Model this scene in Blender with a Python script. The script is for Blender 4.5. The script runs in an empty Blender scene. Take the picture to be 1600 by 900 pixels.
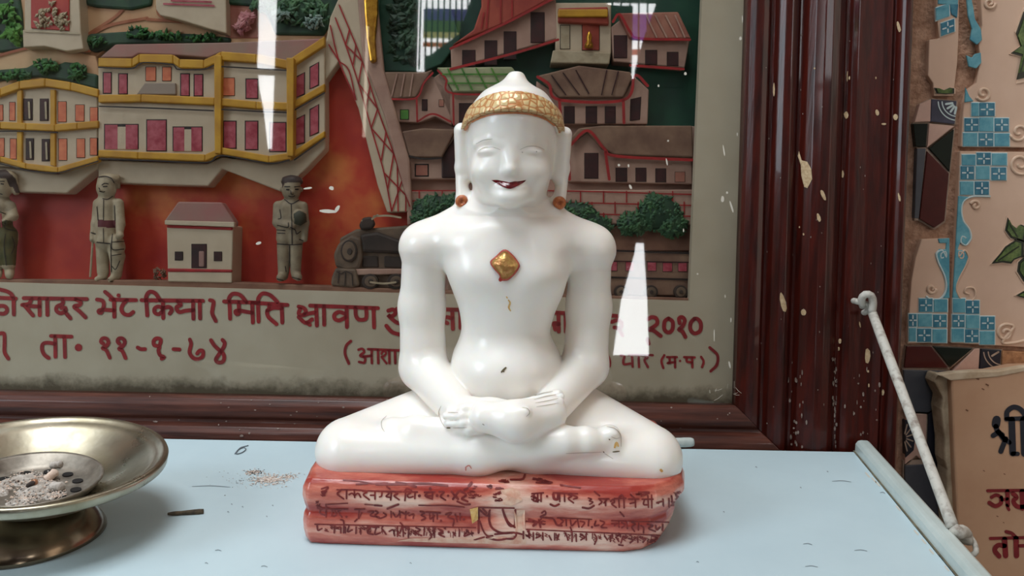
import bpy, bmesh, math, random
import numpy as np
from mathutils import Vector, Matrix
from mathutils.bvhtree import BVHTree

SC = bpy.context.scene
COL = SC.collection
random.seed(7)

# ------------------------------------------------------------------ camera
FPX = 1200.0
CAM_H, PITCH, ROLL = 0.3326, 8.0, 1.1
Rc = Matrix.Rotation(math.radians(90 - PITCH), 3, 'X') @ Matrix.Rotation(math.radians(ROLL), 3, 'Z')
cam_d = bpy.data.cameras.new('camera')
cam_d.sensor_width = 36.0
cam_d.lens = 36.0 * FPX / 1600.0
cam_d.clip_start = 0.02
cam_o = bpy.data.objects.new('camera', cam_d)
COL.objects.link(cam_o)
cam_o.matrix_world = Matrix.Translation((0, 0, CAM_H)) @ Rc.to_4x4()
SC.camera = cam_o

# ------------------------------------------------------------------ light, world, exposure
SC.view_settings.view_transform = 'Standard'
SC.view_settings.look = 'None'
SC.view_settings.gamma = 1.0
SC.view_settings.exposure = 0.20
SC.view_settings.use_curve_mapping = False

wd = bpy.data.worlds.new('world')
SC.world = wd
wd.use_nodes = True
wd.node_tree.nodes['Background'].inputs[0].default_value = (0.75, 0.85, 1.0, 1)
wd.node_tree.nodes['Background'].inputs[1].default_value = 0.4


def area(name, loc, target, sx, sy, power, color):
    d = bpy.data.lights.new(name, 'AREA')
    d.shape = 'RECTANGLE'
    d.size, d.size_y = sx, sy
    d.energy, d.color = power, color
    o = bpy.data.objects.new(name, d)
    COL.objects.link(o)
    o.location = loc
    o.rotation_euler = (Vector(target) - Vector(loc)).to_track_quat('-Z', 'Y').to_euler()
    return o


area('skylight_daylight', (-0.55, 0.30, 2.60), (-0.2, 0.62, 0.0), 1.3, 1.2, 46, (0.90, 0.96, 1.0))
area('side_window_daylight', (-2.35, -0.55, 1.35), (0, 0.8, 0.2), 0.9, 1.3, 34, (0.78, 0.90, 1.0))
area('warm_fill_light', (2.45, -0.5, 0.9), (0.3, 0.9, 0.2), 1.1, 1.8, 10, (1.0, 0.86, 0.74))  # added warm fill from the right, no doorway stands there

# ------------------------------------------------------------------ projection helpers
Cn = np.array([0, 0, CAM_H])
Rn = np.array(Rc)
AL = math.radians(6.0)
PU = np.array([0, math.sin(AL), math.cos(AL)])      # up along the leaning panel
PN = np.array([0, -math.cos(AL), math.sin(AL)])     # towards the viewer
PO = np.array([0, 0.975, 0.0])
WALL_Y = 1.125


def ray(px, py):
    return Rn @ np.array([(px - 800) / FPX, -(py - 450) / FPX, -1.0])


def at_y(px, py, y):
    d = ray(px, py)
    return Cn + d * (y / d[1])


def at_z(px, py, z=0.0):
    d = ray(px, py)
    return Cn + d * ((z - CAM_H) / d[2])


def at_w(px, py, w):
    d = ray(px, py)
    return Cn + d * (((PO + PN * w - Cn) @ PN) / (d @ PN))


def pan(x, u, w):
    return np.array([x, 0, 0]) + PO + PU * u + PN * w


def proj(P):
    c = (np.asarray(P, float) - Cn) @ Rn
    return np.stack([800 + FPX * c[..., 0] / -c[..., 2], 450 - FPX * c[..., 1] / -c[..., 2]], -1)


def depth_of(P):
    return float(-((np.asarray(P) - Cn) @ Rn)[2])


# ------------------------------------------------------------------ objects
def origin_of(o):
    v = np.zeros(3)
    while o is not None:
        v = v + np.array(o.location)
        o = o.parent
    return v


def empty(name, loc, label=None, cat=None, group=None, kind=None):
    o = bpy.data.objects.new(name, None)
    COL.objects.link(o)
    o.empty_display_size = 0.02
    o.location = loc
    props(o, label, cat, group, kind)
    return o


def props(o, label=None, cat=None, group=None, kind=None):
    if o is None: return o
    if label: o['label'] = label
    if cat: o['category'] = cat
    if group: o['group'] = group
    if kind: o['kind'] = kind
    return o


def link(name, verts, faces, mats, parent=None, mi=None, smooth=False, bevel=0.0, label=None, cat=None, group=None, kind=None, loc=None, seg=2):
    verts = np.asarray(verts, float)
    off = origin_of(parent) if parent is not None else np.zeros(3)
    if loc is not None:
        loc = np.asarray(loc, float)
        verts = verts - loc
    else:
        verts = verts - off
    me = bpy.data.meshes.new(name)
    me.from_pydata(verts.tolist(), [], [list(map(int, f)) for f in faces] if not isinstance(faces, np.ndarray) else faces.tolist())
    if not isinstance(mats, (list, tuple)): mats = [mats]
    for m in mats: me.materials.append(m)
    if mi is not None:
        me.polygons.foreach_set('material_index', np.asarray(mi, np.int32))
    if smooth:
        me.polygons.foreach_set('use_smooth', np.ones(len(me.polygons), bool))
    me.update()
    o = bpy.data.objects.new(name, me)
    COL.objects.link(o)
    if loc is not None: o.location = loc - off
    if parent is not None: o.parent = parent
    if bevel:
        m = o.modifiers.new('bevel', 'BEVEL')
        m.width, m.segments, m.limit_method = bevel, seg, 'ANGLE'
        m.harden_normals = False
    return props(o, label, cat, group, kind)


def area2(p):
    p = np.asarray(p)
    x, y = p[:, 0], p[:, 1]
    return 0.5 * float(np.sum(x * np.roll(y, -1) - np.roll(x, -1) * y))


def smooth_line(pts, step=3.0, closed=False):
    p = [np.asarray(q, float) for q in pts]
    if len(p) < 3:
        n = max(2, int(np.linalg.norm(p[1] - p[0]) / step) + 1) if len(p) == 2 else 1
        return [p[0] + (p[-1] - p[0]) * t for t in np.linspace(0, 1, n)] if len(p) == 2 else p
    q = [p[-1]] + p + [p[0], p[1]] if closed else [2 * p[0] - p[1]] + p + [2 * p[-1] - p[-2]]
    out = []
    for i in range(1, len(q) - 2):
        a, b, c, d = q[i - 1:i + 3]
        n = max(2, int(np.linalg.norm(c - b) / step))
        for t in np.arange(n) / n:
            out.append(0.5 * ((2 * b) + (c - a) * t + (2 * a - 5 * b + 4 * c - d) * t * t + (3 * b - a - 3 * c + d) * t ** 3))
    if not closed: out.append(p[-1])
    return out


class MB:
    """collects geometry in world space, builds ONE mesh"""
    def __init__(s):
        s.v, s.f, s.m = [], [], []

    def add(s, verts, faces, mi=0):
        b = len(s.v)
        s.v += [np.asarray(q, float) for q in verts]
        for f in faces:
            s.f.append([b + i for i in f]); s.m.append(mi)
        return s

    def prism(s, front, back, mi=0):
        n = len(front)
        # orientation: make the front face the viewer
        nf = np.zeros(3)
        for i in range(n):
            a, b = np.asarray(front[i]), np.asarray(front[(i + 1) % n])
            nf += np.cross(a - front[0], b - front[0])
        if nf @ (np.asarray(front[0]) - np.asarray(back[0])) < 0:
            front, back = front[::-1], back[::-1]
        fs = [list(range(n)), list(range(2 * n - 1, n - 1, -1))]
        for i in range(n):
            j = (i + 1) % n
            fs.append([i, n + i, n + j, j])
        return s.add(list(front) + list(back), fs, mi)

    def slab(s, poly, wf, wb, mi=0):                       # pixel polygon on the panel
        fr = [at_w(x, y, wf) for x, y in poly]
        return s.prism(fr, [p + PN * (wb - wf) for p in fr], mi)

    def wslab(s, poly, y, t, mi=0):                        # pixel polygon on a wall plane
        fr = [at_y(px, py, y) for px, py in poly]
        return s.prism(fr, [p + np.array([0, t, 0]) for p in fr], mi)

    def rect(s, x0, y0, x1, y1, wf, wb, mi=0):
        return s.slab([(x0, y0), (x1, y0), (x1, y1), (x0, y1)], wf, wb, mi)

    def box(s, lo, hi, mi=0):
        x0, y0, z0 = lo; x1, y1, z1 = hi
        return s.add([(x0, y0, z0), (x1, y0, z0), (x1, y1, z0), (x0, y1, z0), (x0, y0, z1), (x1, y0, z1), (x1, y1, z1), (x0, y1, z1)],
                     [(0, 3, 2, 1), (4, 5, 6, 7), (0, 1, 5, 4), (1, 2, 6, 5), (2, 3, 7, 6), (3, 0, 4, 7)], mi)

    def ribbon(s, pts, width, place, mi=0, step=3.0, taper=False):
        """flat brush stroke: pixel polyline of a pixel width, put on a surface by place(px,py)->point or None"""
        p = smooth_line(pts, step)
        if len(p) == 1:
            c = p[0]
            ring = [place(*(c + width / 2 * np.array([math.cos(a), math.sin(a)]))) for a in np.arange(10) * math.tau / 10]
            if all(r is not None for r in ring): s.add(ring, [list(range(9, -1, -1))], mi)
            return s
        L, Rr = [], []
        n = len(p)
        for i in range(n):
            t = p[min(i + 1, n - 1)] - p[max(i - 1, 0)]
            t = t / (np.linalg.norm(t) + 1e-9)
            nn = np.array([-t[1], t[0]])
            w = width * 0.5
            if taper: w *= 0.35 + 0.65 * math.sin(math.pi * (i + 0.5) / n) ** 0.6
            L.append(place(*(p[i] + nn * w))); Rr.append(place(*(p[i] - nn * w)))
        for i in range(n - 1):
            q = [L[i], L[i + 1], Rr[i + 1], Rr[i]]
            if all(r is not None for r in q):
                s.add(q, [(3, 2, 1, 0)], mi)
        if not taper:
            for e, d in ((0, -1), (n - 1, 1)):
                t = (p[1] - p[0]) if e == 0 else (p[-1] - p[-2])
                a0 = math.atan2(t[1], t[0]) + (math.pi if e == 0 else 0)
                ring = [place(*(p[e] + width / 2 * np.array([math.cos(a0 + b), math.sin(a0 + b)]))) for b in np.linspace(-math.pi / 2, math.pi / 2, 6)]
                if all(r is not None for r in ring): s.add(ring, [list(range(5, -1, -1))], mi)
        return s

    def tube(s, pts, r, mi=0, n=10, cap=True):
        pts = [np.asarray(p, float) for p in pts]
        rs = r if isinstance(r, (list, tuple, np.ndarray)) else [r] * len(pts)
        t0 = pts[1] - pts[0]; t0 /= np.linalg.norm(t0)
        u = np.cross(t0, [0, 0, 1.0]) if abs(t0[2]) < 0.9 else np.cross(t0, [1.0, 0, 0])
        u /= np.linalg.norm(u)
        rings = []
        for i, p in enumerate(pts):
            t = pts[min(i + 1, len(pts) - 1)] - pts[max(i - 1, 0)]
            t /= np.linalg.norm(t) + 1e-12
            u = u - t * (u @ t); u /= np.linalg.norm(u)
            v = np.cross(t, u)
            rings.append([p + rs[i] * (math.cos(a) * u + math.sin(a) * v) for a in np.arange(n) * math.tau / n])
        vs = [q for rg in rings for q in rg]
        fs = []
        for i in range(len(pts) - 1):
            for k in range(n):
                a, b = i * n + k, i * n + (k + 1) % n
                fs.append([a, b, b + n, a + n])
        if cap:
            fs.append(list(range(n - 1, -1, -1)))
            fs.append([(len(pts) - 1) * n + k for k in range(n)])
        return s.add(vs, fs, mi)

    def lathe(s, prof, c, n=64, mi=0, M=None, closed=False):
        vs = []
        for r, z in prof:
            for a in np.arange(n) * math.tau / n:
                q = np.array([r * math.cos(a), r * math.sin(a), z])
                if M is not None: q = M @ q
                vs.append(q + c)
        fs = []
        m = len(prof)
        for i in range(m if closed else m - 1):
            j = (i + 1) % m
            for k in range(n):
                k2 = (k + 1) % n
                fs.append([i * n + k, i * n + k2, j * n + k2, j * n + k])
        return s.add(vs, fs, mi)

    def build(s, name, mats, parent=None, **kw):
        return link(name, s.v, s.f, mats, parent, mi=s.m, **kw)


def on_panel(w):
    return lambda x, y: at_w(x, y, w)


# ------------------------------------------------------------------ materials
def lin(c):
    c = [v / 255.0 for v in c]
    return tuple((v / 12.92 if v <= 0.04045 else ((v + 0.055) / 1.055) ** 2.4) for v in c) + (1.0,)


def mat(name, c1, c2=None, scale=20.0, rough=0.6, metal=0.0, bump=0.0, bscale=None, coat=0.0, coat_r=0.15, stretch=(1, 1, 1), lo=0.35, hi=0.65, detail=5.0, c3=None, spec=0.5, sss=0.0, emit=0.0, rough2=None):
    m = bpy.data.materials.new(name)
    m.use_nodes = True
    nt = m.node_tree
    b = nt.nodes['Principled BSDF']
    b.inputs['Roughness'].default_value = rough
    b.inputs['Metallic'].default_value = metal
    b.inputs['Coat Weight'].default_value = coat
    b.inputs['Coat Roughness'].default_value = coat_r
    b.inputs['Specular IOR Level'].default_value = spec
    if sss:
        b.inputs['Subsurface Weight'].default_value = sss
        b.inputs['Subsurface Radius'].default_value = (1.0, 0.72, 0.52)
        b.inputs['Subsurface Scale'].default_value = 0.016
    b.inputs['Base Color'].default_value = lin(c1)
    tc = mp = None
    if c2 is not None or bump:
        tc = nt.nodes.new('ShaderNodeTexCoord')
        mp = nt.nodes.new('ShaderNodeMapping')
        mp.inputs['Scale'].default_value = stretch
        nt.links.new(tc.outputs['Object'], mp.inputs['Vector'])
    if c2 is not None:
        n = nt.nodes.new('ShaderNodeTexNoise')
        n.inputs['Scale'].default_value = scale
        n.inputs['Detail'].default_value = detail
        n.inputs['Roughness'].default_value = 0.6
        nt.links.new(mp.outputs[0], n.inputs['Vector'])
        r = nt.nodes.new('ShaderNodeValToRGB')
        r.color_ramp.elements[0].position, r.color_ramp.elements[0].color = lo, lin(c1)
        r.color_ramp.elements[1].position, r.color_ramp.elements[1].color = hi, lin(c2)
        if c3 is not None:
            e = r.color_ramp.elements.new((lo + hi) / 2); e.color = lin(c3)
        nt.links.new(n.outputs['Fac'], r.inputs['Fac'])
        nt.links.new(r.outputs['Color'], b.inputs['Base Color'])
        if rough2 is not None:
            mr = nt.nodes.new('ShaderNodeMapRange')
            mr.inputs['From Min'].default_value, mr.inputs['From Max'].default_value = lo, hi
            mr.inputs['To Min'].default_value, mr.inputs['To Max'].default_value = rough, rough2
            nt.links.new(n.outputs['Fac'], mr.inputs['Value'])
            nt.links.new(mr.outputs[0], b.inputs['Roughness'])
    if bump:
        n2 = nt.nodes.new('ShaderNodeTexNoise')
        n2.inputs['Scale'].default_value = bscale or scale * 2
        n2.inputs['Detail'].default_value = 6
        nt.links.new(mp.outputs[0], n2.inputs['Vector'])
        bp = nt.nodes.new('ShaderNodeBump')
        bp.inputs['Strength'].default_value = 1.0
        bp.inputs['Distance'].default_value = bump
        nt.links.new(n2.outputs['Fac'], bp.inputs['Height'])
        nt.links.new(bp.outputs[0], b.inputs['Normal'])
    return m


def emit_mat(name, c, s):
    m = bpy.data.materials.new(name)
    m.use_nodes = True
    nt = m.node_tree
    nt.nodes.remove(nt.nodes['Principled BSDF'])
    e = nt.nodes.new('ShaderNodeEmission')
    e.inputs[0].default_value, e.inputs[1].default_value = lin(c), s
    nt.links.new(e.outputs[0], nt.nodes['Material Output'].inputs[0])
    return m


# ------------------------------------------------------------------ signed distance sculpting
def smin(a, b, k):
    if k <= 0: return np.minimum(a, b)
    h = np.clip(0.5 + 0.5 * (b - a) / k, 0, 1)
    return b + (a - b) * h - k * h * (1 - h)


def sd_cap(p, a, b, ra, rb, sy=1.0):
    a = np.asarray(a, np.float32); b = np.asarray(b, np.float32)
    ba = b - a
    q = p - a
    if sy != 1.0:
        h = np.clip((q @ ba) / (ba @ ba), 0, 1)
        e = q - h[:, None] * ba
        e = e * np.array([1, 1 / sy, 1], np.float32)
        d = np.sqrt((e * e).sum(1)) - (ra + h * (rb - ra))
        return d * min(1.0, sy)
    h = np.clip((q @ ba) / (ba @ ba), 0, 1)
    e = q - h[:, None] * ba
    return np.sqrt((e * e).sum(1)) - (ra + h * (rb - ra))


def sd_ell(p, c, r):
    q = (p - np.asarray(c, np.float32)) / np.asarray(r, np.float32)
    k0 = np.sqrt((q * q).sum(1))
    return (k0 - 1) * min(r)


def sd_loft(p, rows, cy, n=2.0):
    """rows: (z, cx, half width, half depth[, cy shift]) sorted by z"""
    rows = sorted(rows)
    z = np.array([r[0] for r in rows]); 
    def it(k): return np.interp(p[:, 2], z, [r[k] for r in rows]).astype(np.float32)
    cx, a, b = it(1), it(2), it(3)
    yy = cy + (it(4) if len(rows[0]) > 4 else 0)
    qx, qy = np.abs(p[:, 0] - cx) / a, np.abs(p[:, 1] - yy) / b
    k = (qx ** n + qy ** n) ** (1.0 / n) if n != 2.0 else np.sqrt(qx * qx + qy * qy)
    d = (k - 1) * np.minimum(a, b)
    return np.maximum(d, np.maximum(p[:, 2] - z[-1], z[0] - p[:, 2]))


def sd_poly(p2, poly):
    v = np.asarray(poly, np.float32)
    d = np.full(len(p2), 1e9, np.float32); s = np.ones(len(p2), np.float32)
    n = len(v); j = n - 1
    for i in range(n):
        e = v[j] - v[i]; w = p2 - v[i]
        t = np.clip((w @ e) / (e @ e), 0, 1)
        b = w - t[:, None] * e
        d = np.minimum(d, (b * b).sum(1))
        c1 = p2[:, 1] >= v[i][1]; c2 = p2[:, 1] < v[j][1]; c3 = e[0] * w[:, 1] > e[1] * w[:, 0]
        fl = (c1 & c2 & c3) | (~c1 & ~c2 & ~c3)
        s = np.where(fl, -s, s); j = i
    return s * np.sqrt(d)


def sculpt(fn, lo, hi, h, block=10):
    lo = np.asarray(lo, float); hi = np.asarray(hi, float)
    nb = np.ceil((hi - lo) / (h * block)).astype(int)
    N = nb * block
    F = np.ones(tuple(N), np.float32)
    I = np.stack(np.meshgrid(*[np.arange(k) for k in nb], indexing='ij'), -1).reshape(-1, 3)
    cen = (lo + (I * block + (block - 1) / 2) * h).astype(np.float32)
    dc = fn(cen)
    act = np.abs(dc) < block * h * 1.15
    off = np.stack(np.meshgrid(*[np.arange(block)] * 3, indexing='ij'), -1).reshape(-1, 3)
    for i in np.nonzero(dc < 0)[0]:
        if not act[i]:
            a = I[i] * block
            F[a[0]:a[0] + block, a[1]:a[1] + block, a[2]:a[2] + block] = -1
    A = np.nonzero(act)[0]
    for s in range(0, len(A), 400):
        ch = A[s:s + 400]
        idx = (I[ch] * block)[:, None, :] + off[None]
        d = fn((lo + idx.reshape(-1, 3) * h).astype(np.float32))
        idx = idx.reshape(-1, 3)
        F[idx[:, 0], idx[:, 1], idx[:, 2]] = d
    S = F < 0
    c = S[:-1, :-1, :-1].astype(np.int8)
    tot = np.zeros_like(c)
    for dx in (0, 1):
        for dy in (0, 1):
            for dz in (0, 1):
                tot += S[dx:S.shape[0] - 1 + dx, dy:S.shape[1] - 1 + dy, dz:S.shape[2] - 1 + dz]
    act = (tot > 0) & (tot < 8)
    cells = np.argwhere(act)
    mp = np.full(act.shape, -1, np.int32)
    mp[act] = np.arange(len(cells))
    corners = np.array([(x, y, z) for x in (0, 1) for y in (0, 1) for z in (0, 1)])
    val = np.stack([F[cells[:, 0] + k[0], cells[:, 1] + k[1], cells[:, 2] + k[2]] for k in corners], 1)
    acc = np.zeros((len(cells), 3)); cnt = np.zeros(len(cells))
    for i in range(8):
        for j in range(i + 1, 8):
            if np.abs(corners[i] - corners[j]).sum() == 1:
                x = (val[:, i] < 0) != (val[:, j] < 0)
                t = np.where(x, val[:, i] / np.where(x, val[:, i] - val[:, j], 1), 0)
                acc += np.where(x[:, None], corners[i] + t[:, None] * (corners[j] - corners[i]), 0)
                cnt += x
    V = lo + (cells + acc / cnt[:, None]) * h
    faces = []
    for ax in range(3):
        sl0 = [slice(None)] * 3; sl1 = [slice(None)] * 3
        sl0[ax] = slice(0, -1); sl1[ax] = slice(1, None)
        s0, s1 = S[tuple(sl0)], S[tuple(sl1)]
        E = np.argwhere(s0 != s1)
        b, c2 = (ax + 1) % 3, (ax + 2) % 3
        ok = (E[:, b] > 0) & (E[:, c2] > 0) & (E[:, b] < act.shape[b]) & (E[:, c2] < act.shape[c2])
        E = E[ok]
        def cell(db, dc_):
            q = E.copy(); q[:, b] += db; q[:, c2] += dc_
            return mp[q[:, 0], q[:, 1], q[:, 2]]
        q = np.stack([cell(-1, -1), cell(0, -1), cell(0, 0), cell(-1, 0)], 1)
        flip = ~s0[E[:, 0], E[:, 1], E[:, 2]]
        q[flip] = q[flip][:, ::-1]
        faces.append(q[(q >= 0).all(1)])
    Fq = np.concatenate(faces)
    # one Newton step onto the true surface
    e = h * 0.4
    Vf = V.astype(np.float32)
    for s in range(0, len(V), 200000):
        p = Vf[s:s + 200000]
        d = fn(p)
        g = np.stack([fn(p + np.eye(3, dtype=np.float32)[k] * e) - fn(p - np.eye(3, dtype=np.float32)[k] * e) for k in range(3)], 1) / (2 * e)
        st = (d / np.maximum((g * g).sum(1), 0.25))[:, None] * g
        V[s:s + 200000] -= np.clip(st, -0.6 * h, 0.6 * h)
    return V, Fq


def surface_of(V, F, off=0.0004):
    t = BVHTree.FromPolygons([tuple(v) for v in V], F.tolist())
    def place(px, py):
        d = ray(px, py); d = d / np.linalg.norm(d)
        hit = t.ray_cast(Vector(Cn), Vector(d))
        if hit[0] is None: return None
        n = np.array(hit[1])
        if n @ d > 0: n = -n
        return np.array(hit[0]) + n * off
    return place
# ------------------------------------------------------------------ palette
M_room = mat('plaster', (176, 168, 155), (160, 152, 140), 4, 0.9)
M_ceil = mat('ceiling_plaster', (205, 203, 198), (190, 188, 182), 4, 0.9)
M_floor = mat('stone_floor', (120, 110, 100), (90, 84, 78), 8, 0.5)
M_mortar = mat('mortar', (200, 160, 134), (158, 118, 94), 70, 0.95, bump=0.004, bscale=160, detail=9)
M_wood = mat('varnished_wood', (72, 19, 10), (34, 10, 7), 9, 0.34, spec=.25, coat=0.2, coat_r=0.05, stretch=(14, 14, 1.0), lo=0.3, hi=0.7, bump=0.0005, bscale=14)
M_woodh = mat('varnished_wood_across', (94, 52, 40), (50, 24, 18), 9, 0.42, spec=.25, coat=0.14, coat_r=0.1, stretch=(1.0, 14, 14), lo=0.3, hi=0.7, bump=0.0005, bscale=14)
M_chip = mat('chipped_filler', (196, 172, 138), (168, 140, 104), 300, 0.9)
M_board = mat('aged_white_board', (204, 194, 174), (186, 174, 152), 9, 0.7, lo=0.3, hi=0.75)
_nt = M_board.node_tree                        # damp grime creeping up the lower edge of the board
_tc = _nt.nodes.new('ShaderNodeTexCoord'); _sx = _nt.nodes.new('ShaderNodeSeparateXYZ'); _n = _nt.nodes.new('ShaderNodeTexNoise')
_n.inputs['Scale'].default_value = 26; _n.inputs['Detail'].default_value = 8; _n.inputs['Roughness'].default_value = .7
_m1 = _nt.nodes.new('ShaderNodeMath'); _m1.operation = 'MULTIPLY_ADD'; _m1.inputs[1].default_value = .05
_r = _nt.nodes.new('ShaderNodeMapRange'); _r.inputs['From Min'].default_value = .232; _r.inputs['From Max'].default_value = .251
_r.inputs['To Min'].default_value = .92; _r.inputs['To Max'].default_value = 0
_mx = _nt.nodes.new('ShaderNodeMix'); _mx.data_type = 'RGBA'; _mx.inputs['B'].default_value = lin((84, 76, 58))
_b = _nt.nodes['Principled BSDF']; _src = _b.inputs['Base Color'].links[0].from_socket
_nt.links.new(_tc.outputs['Object'], _sx.inputs[0]); _nt.links.new(_tc.outputs['Object'], _n.inputs['Vector'])
_nt.links.new(_n.outputs['Fac'], _m1.inputs[0]); _nt.links.new(_sx.outputs['Z'], _m1.inputs[2]); _nt.links.new(_m1.outputs[0], _r.inputs['Value'])
_nt.links.new(_r.outputs[0], _mx.inputs['Factor']); _nt.links.new(_src, _mx.inputs['A']); _nt.links.new(_mx.outputs['Result'], _b.inputs['Base Color'])
M_seam = mat('dull_brown', (78, 72, 56), (112, 104, 84), 60, 0.9)
M_text = mat('red_lettering', (166, 40, 46), (138, 32, 40), 60, 0.6)
M_cream = mat('cream_paint', (206, 188, 164), (188, 170, 146), 30, 0.55, lo=0.3, hi=0.75)
M_yellow = mat('yellow_paint', (208, 158, 44), (184, 132, 36), 40, 0.5)
M_mauve = mat('mauve_paint', (166, 110, 106), (150, 128, 116), 14, 0.55)
M_crim = mat('crimson_paint', (152, 44, 62), (184, 92, 104), 90, 0.5)
M_orange = mat('orange_paint', (220, 128, 88), (196, 96, 64), 80, 0.5)
M_dark = mat('dark_maroon_paint', (66, 24, 26), (40, 18, 20), 60, 0.55)
M_black = mat('black_outline', (38, 26, 24), None, rough=0.6)
M_redline = mat('red_outline', (172, 36, 38), (146, 32, 34), 60, 0.55)
M_redfield = mat('red_field_paint', (168, 40, 32), (214, 122, 64), 7, 0.5, lo=0.38, hi=0.66, c3=(190, 62, 40))
M_ground = mat('brown_ground_paint', (122, 84, 68), (146, 108, 88), 30, 0.7)
M_hill = mat('sandy_hill_paint', (206, 172, 132), (186, 128, 92), 12, 0.6, lo=0.35, hi=0.8, bump=0.003, bscale=18)
M_green = mat('dark_green_paint', (34, 76, 46), (24, 48, 40), 40, 0.6)
M_leaf = mat('leaf_green_paint', (52, 110, 48), (32, 76, 48), 50, 0.6)
M_bush = mat('bush_green_paint', (74, 116, 74), (46, 80, 62), 70, 0.6)
M_lime = mat('bright_green_paint', (96, 150, 60), (60, 118, 50), 40, 0.6)
M_teal = mat('deep_green_backdrop', (30, 80, 60), (26, 60, 52), 16, 0.5)
M_pinkwall = mat('pinkish_wall_paint', (186, 152, 136), (162, 126, 112), 24, 0.6)
M_brownroof = mat('brown_roof_paint', (142, 112, 92), (112, 82, 68), 30, 0.65)
M_redroof = mat('dull_red_roof_paint', (150, 84, 72), (170, 116, 98), 40, 0.6)
M_greenroof = mat('pale_green_roof_paint', (176, 176, 140), (150, 158, 120), 30, 0.6)
M_redwall = mat('red_wall_paint', (176, 82, 62), (150, 56, 46), 24, 0.6)
M_loco = mat('soot_brown_paint', (120, 100, 82), (86, 70, 58), 40, 0.6)
M_soot = mat('soot_dark_paint', (66, 52, 46), (46, 38, 34), 40, 0.65)
M_gold = mat('gold_paint', (212, 160, 60), (160, 110, 36), 120, 0.3, metal=0.8)
M_stonefig = mat('figure_stone_paint', (186, 172, 146), (164, 148, 122), 90, 0.55)
M_figdark = mat('figure_grey_paint', (160, 146, 122), (136, 122, 102), 90, 0.6)
M_sash = mat('plum_sash_paint', (96, 34, 44), None, rough=0.6)
M_olive = mat('olive_paint', (92, 84, 44), (70, 72, 40), 60, 0.6)
M_hair = mat('sculpted_hair_paint', (74, 54, 52), (52, 40, 38), 80, 0.6)
M_spat = mat('white_spatter', (205, 198, 184), None, rough=0.8)

# glass: clear, mirror-like by Fresnel only
M_glass = bpy.data.materials.new('glass_pane')
M_glass.use_nodes = True
nt = M_glass.node_tree
nt.nodes.remove(nt.nodes['Principled BSDF'])
lw = nt.nodes.new('ShaderNodeLayerWeight'); lw.inputs['Blend'].default_value = 0.5
pw = nt.nodes.new('ShaderNodeMath'); pw.operation = 'POWER'; pw.inputs[1].default_value = 5
ml = nt.nodes.new('ShaderNodeMath'); ml.operation = 'MULTIPLY_ADD'; ml.inputs[1].default_value = 0.955; ml.inputs[2].default_value = 0.045
tr = nt.nodes.new('ShaderNodeBsdfTransparent'); tr.inputs[0].default_value = (0.885, 0.88, 0.865, 1)
gl = nt.nodes.new('ShaderNodeBsdfGlossy'); gl.inputs['Roughness'].default_value = 0.02
mx = nt.nodes.new('ShaderNodeMixShader')
nt.links.new(lw.outputs['Facing'], pw.inputs[0]); nt.links.new(pw.outputs[0], ml.inputs[0])
nt.links.new(ml.outputs[0], mx.inputs[0]); nt.links.new(tr.outputs[0], mx.inputs[1]); nt.links.new(gl.outputs[0], mx.inputs[2])
nt.links.new(mx.outputs[0], nt.nodes['Material Output'].inputs[0])

# ------------------------------------------------------------------ the room
RX0, RX1, RY0, RY1, RZ0, RZ1 = -2.6, 2.6, -3.0, WALL_Y, -0.85, 2.75


def room_box(name, lo, hi, m):
    o = MB().box(lo, hi).build(name, m, None, kind='structure', loc=((lo[0] + hi[0]) / 2, (lo[1] + hi[1]) / 2, lo[2]))
    return o


room_box('floor', (RX0 - .1, RY0 - .1, RZ0 - .1), (RX1 + .1, RY1 + .2, RZ0), M_floor)
room_box('ceiling', (RX0 - .1, RY0 - .1, RZ1), (RX1 + .1, RY1 + .2, RZ1 + .1), M_ceil)
room_box('wall_left', (RX0 - .1, RY0, RZ0), (RX0, RY1, RZ1), M_room)
room_box('wall_right', (RX1, RY0, RZ0), (RX1 + .1, RY1, RZ1), M_room)
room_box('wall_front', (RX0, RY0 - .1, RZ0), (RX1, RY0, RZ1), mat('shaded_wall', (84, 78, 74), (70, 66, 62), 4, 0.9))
wall_back = room_box('wall_back', (RX0, RY1, RZ0), (RX1, RY1 + .1, RZ1), M_mortar)

# bright openings in the wall behind the viewer: panes cut by added dark masks
M_day = emit_mat('daylight_pane', (250, 252, 255), 11.0)
M_dim = emit_mat('dim_daylight_pane', (255, 236, 214), 4.0)
M_mask_bar = mat('dark_mask_bar', (58, 44, 42), (44, 34, 34), 12, 0.9)


def lit_window(name, quad, masks, stripes=None, bars=0, horiz=(), m=None):
    """quad: pane corners (x,z); drapes: dark shapes added to trim its reflection"""
    w = empty(name, (quad[0][0], RY0 + .02, min(q[1] for q in quad)), kind='structure')
    y = RY0 + .02
    def pr(poly, y, t): return [np.array([x, y, z]) for x, z in poly], [np.array([x, y - t, z]) for x, z in poly]
    MB().prism(*pr(quad, y, .012)).build('pane', m or M_day, w)
    if stripes:
        for poly, c, s in stripes:
            MB().prism(*pr(poly, y + .02, .006)).build('awning_stripe', emit_mat('backlit_cloth', c, s), w)
    xs = [q[0] for q in quad]; zs = [q[1] for q in quad]
    for i in range(bars):
        x = min(xs) + (i + .5) * (max(xs) - min(xs)) / bars
        MB().tube([(x, y + .035, min(zs)), (x, y + .035, max(zs))], .006, n=8).build('bar', M_mask_bar, w)
    for z in horiz:
        MB().box((min(xs) - .02, y + .03, z - .02), (max(xs) + .02, y + .05, z + .02)).build('bar', M_mask_bar, w)
    for d in masks:
        MB().prism(*pr(d, y + .07, .02)).build('pane_mask', M_mask_bar, w)
    return w


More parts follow.
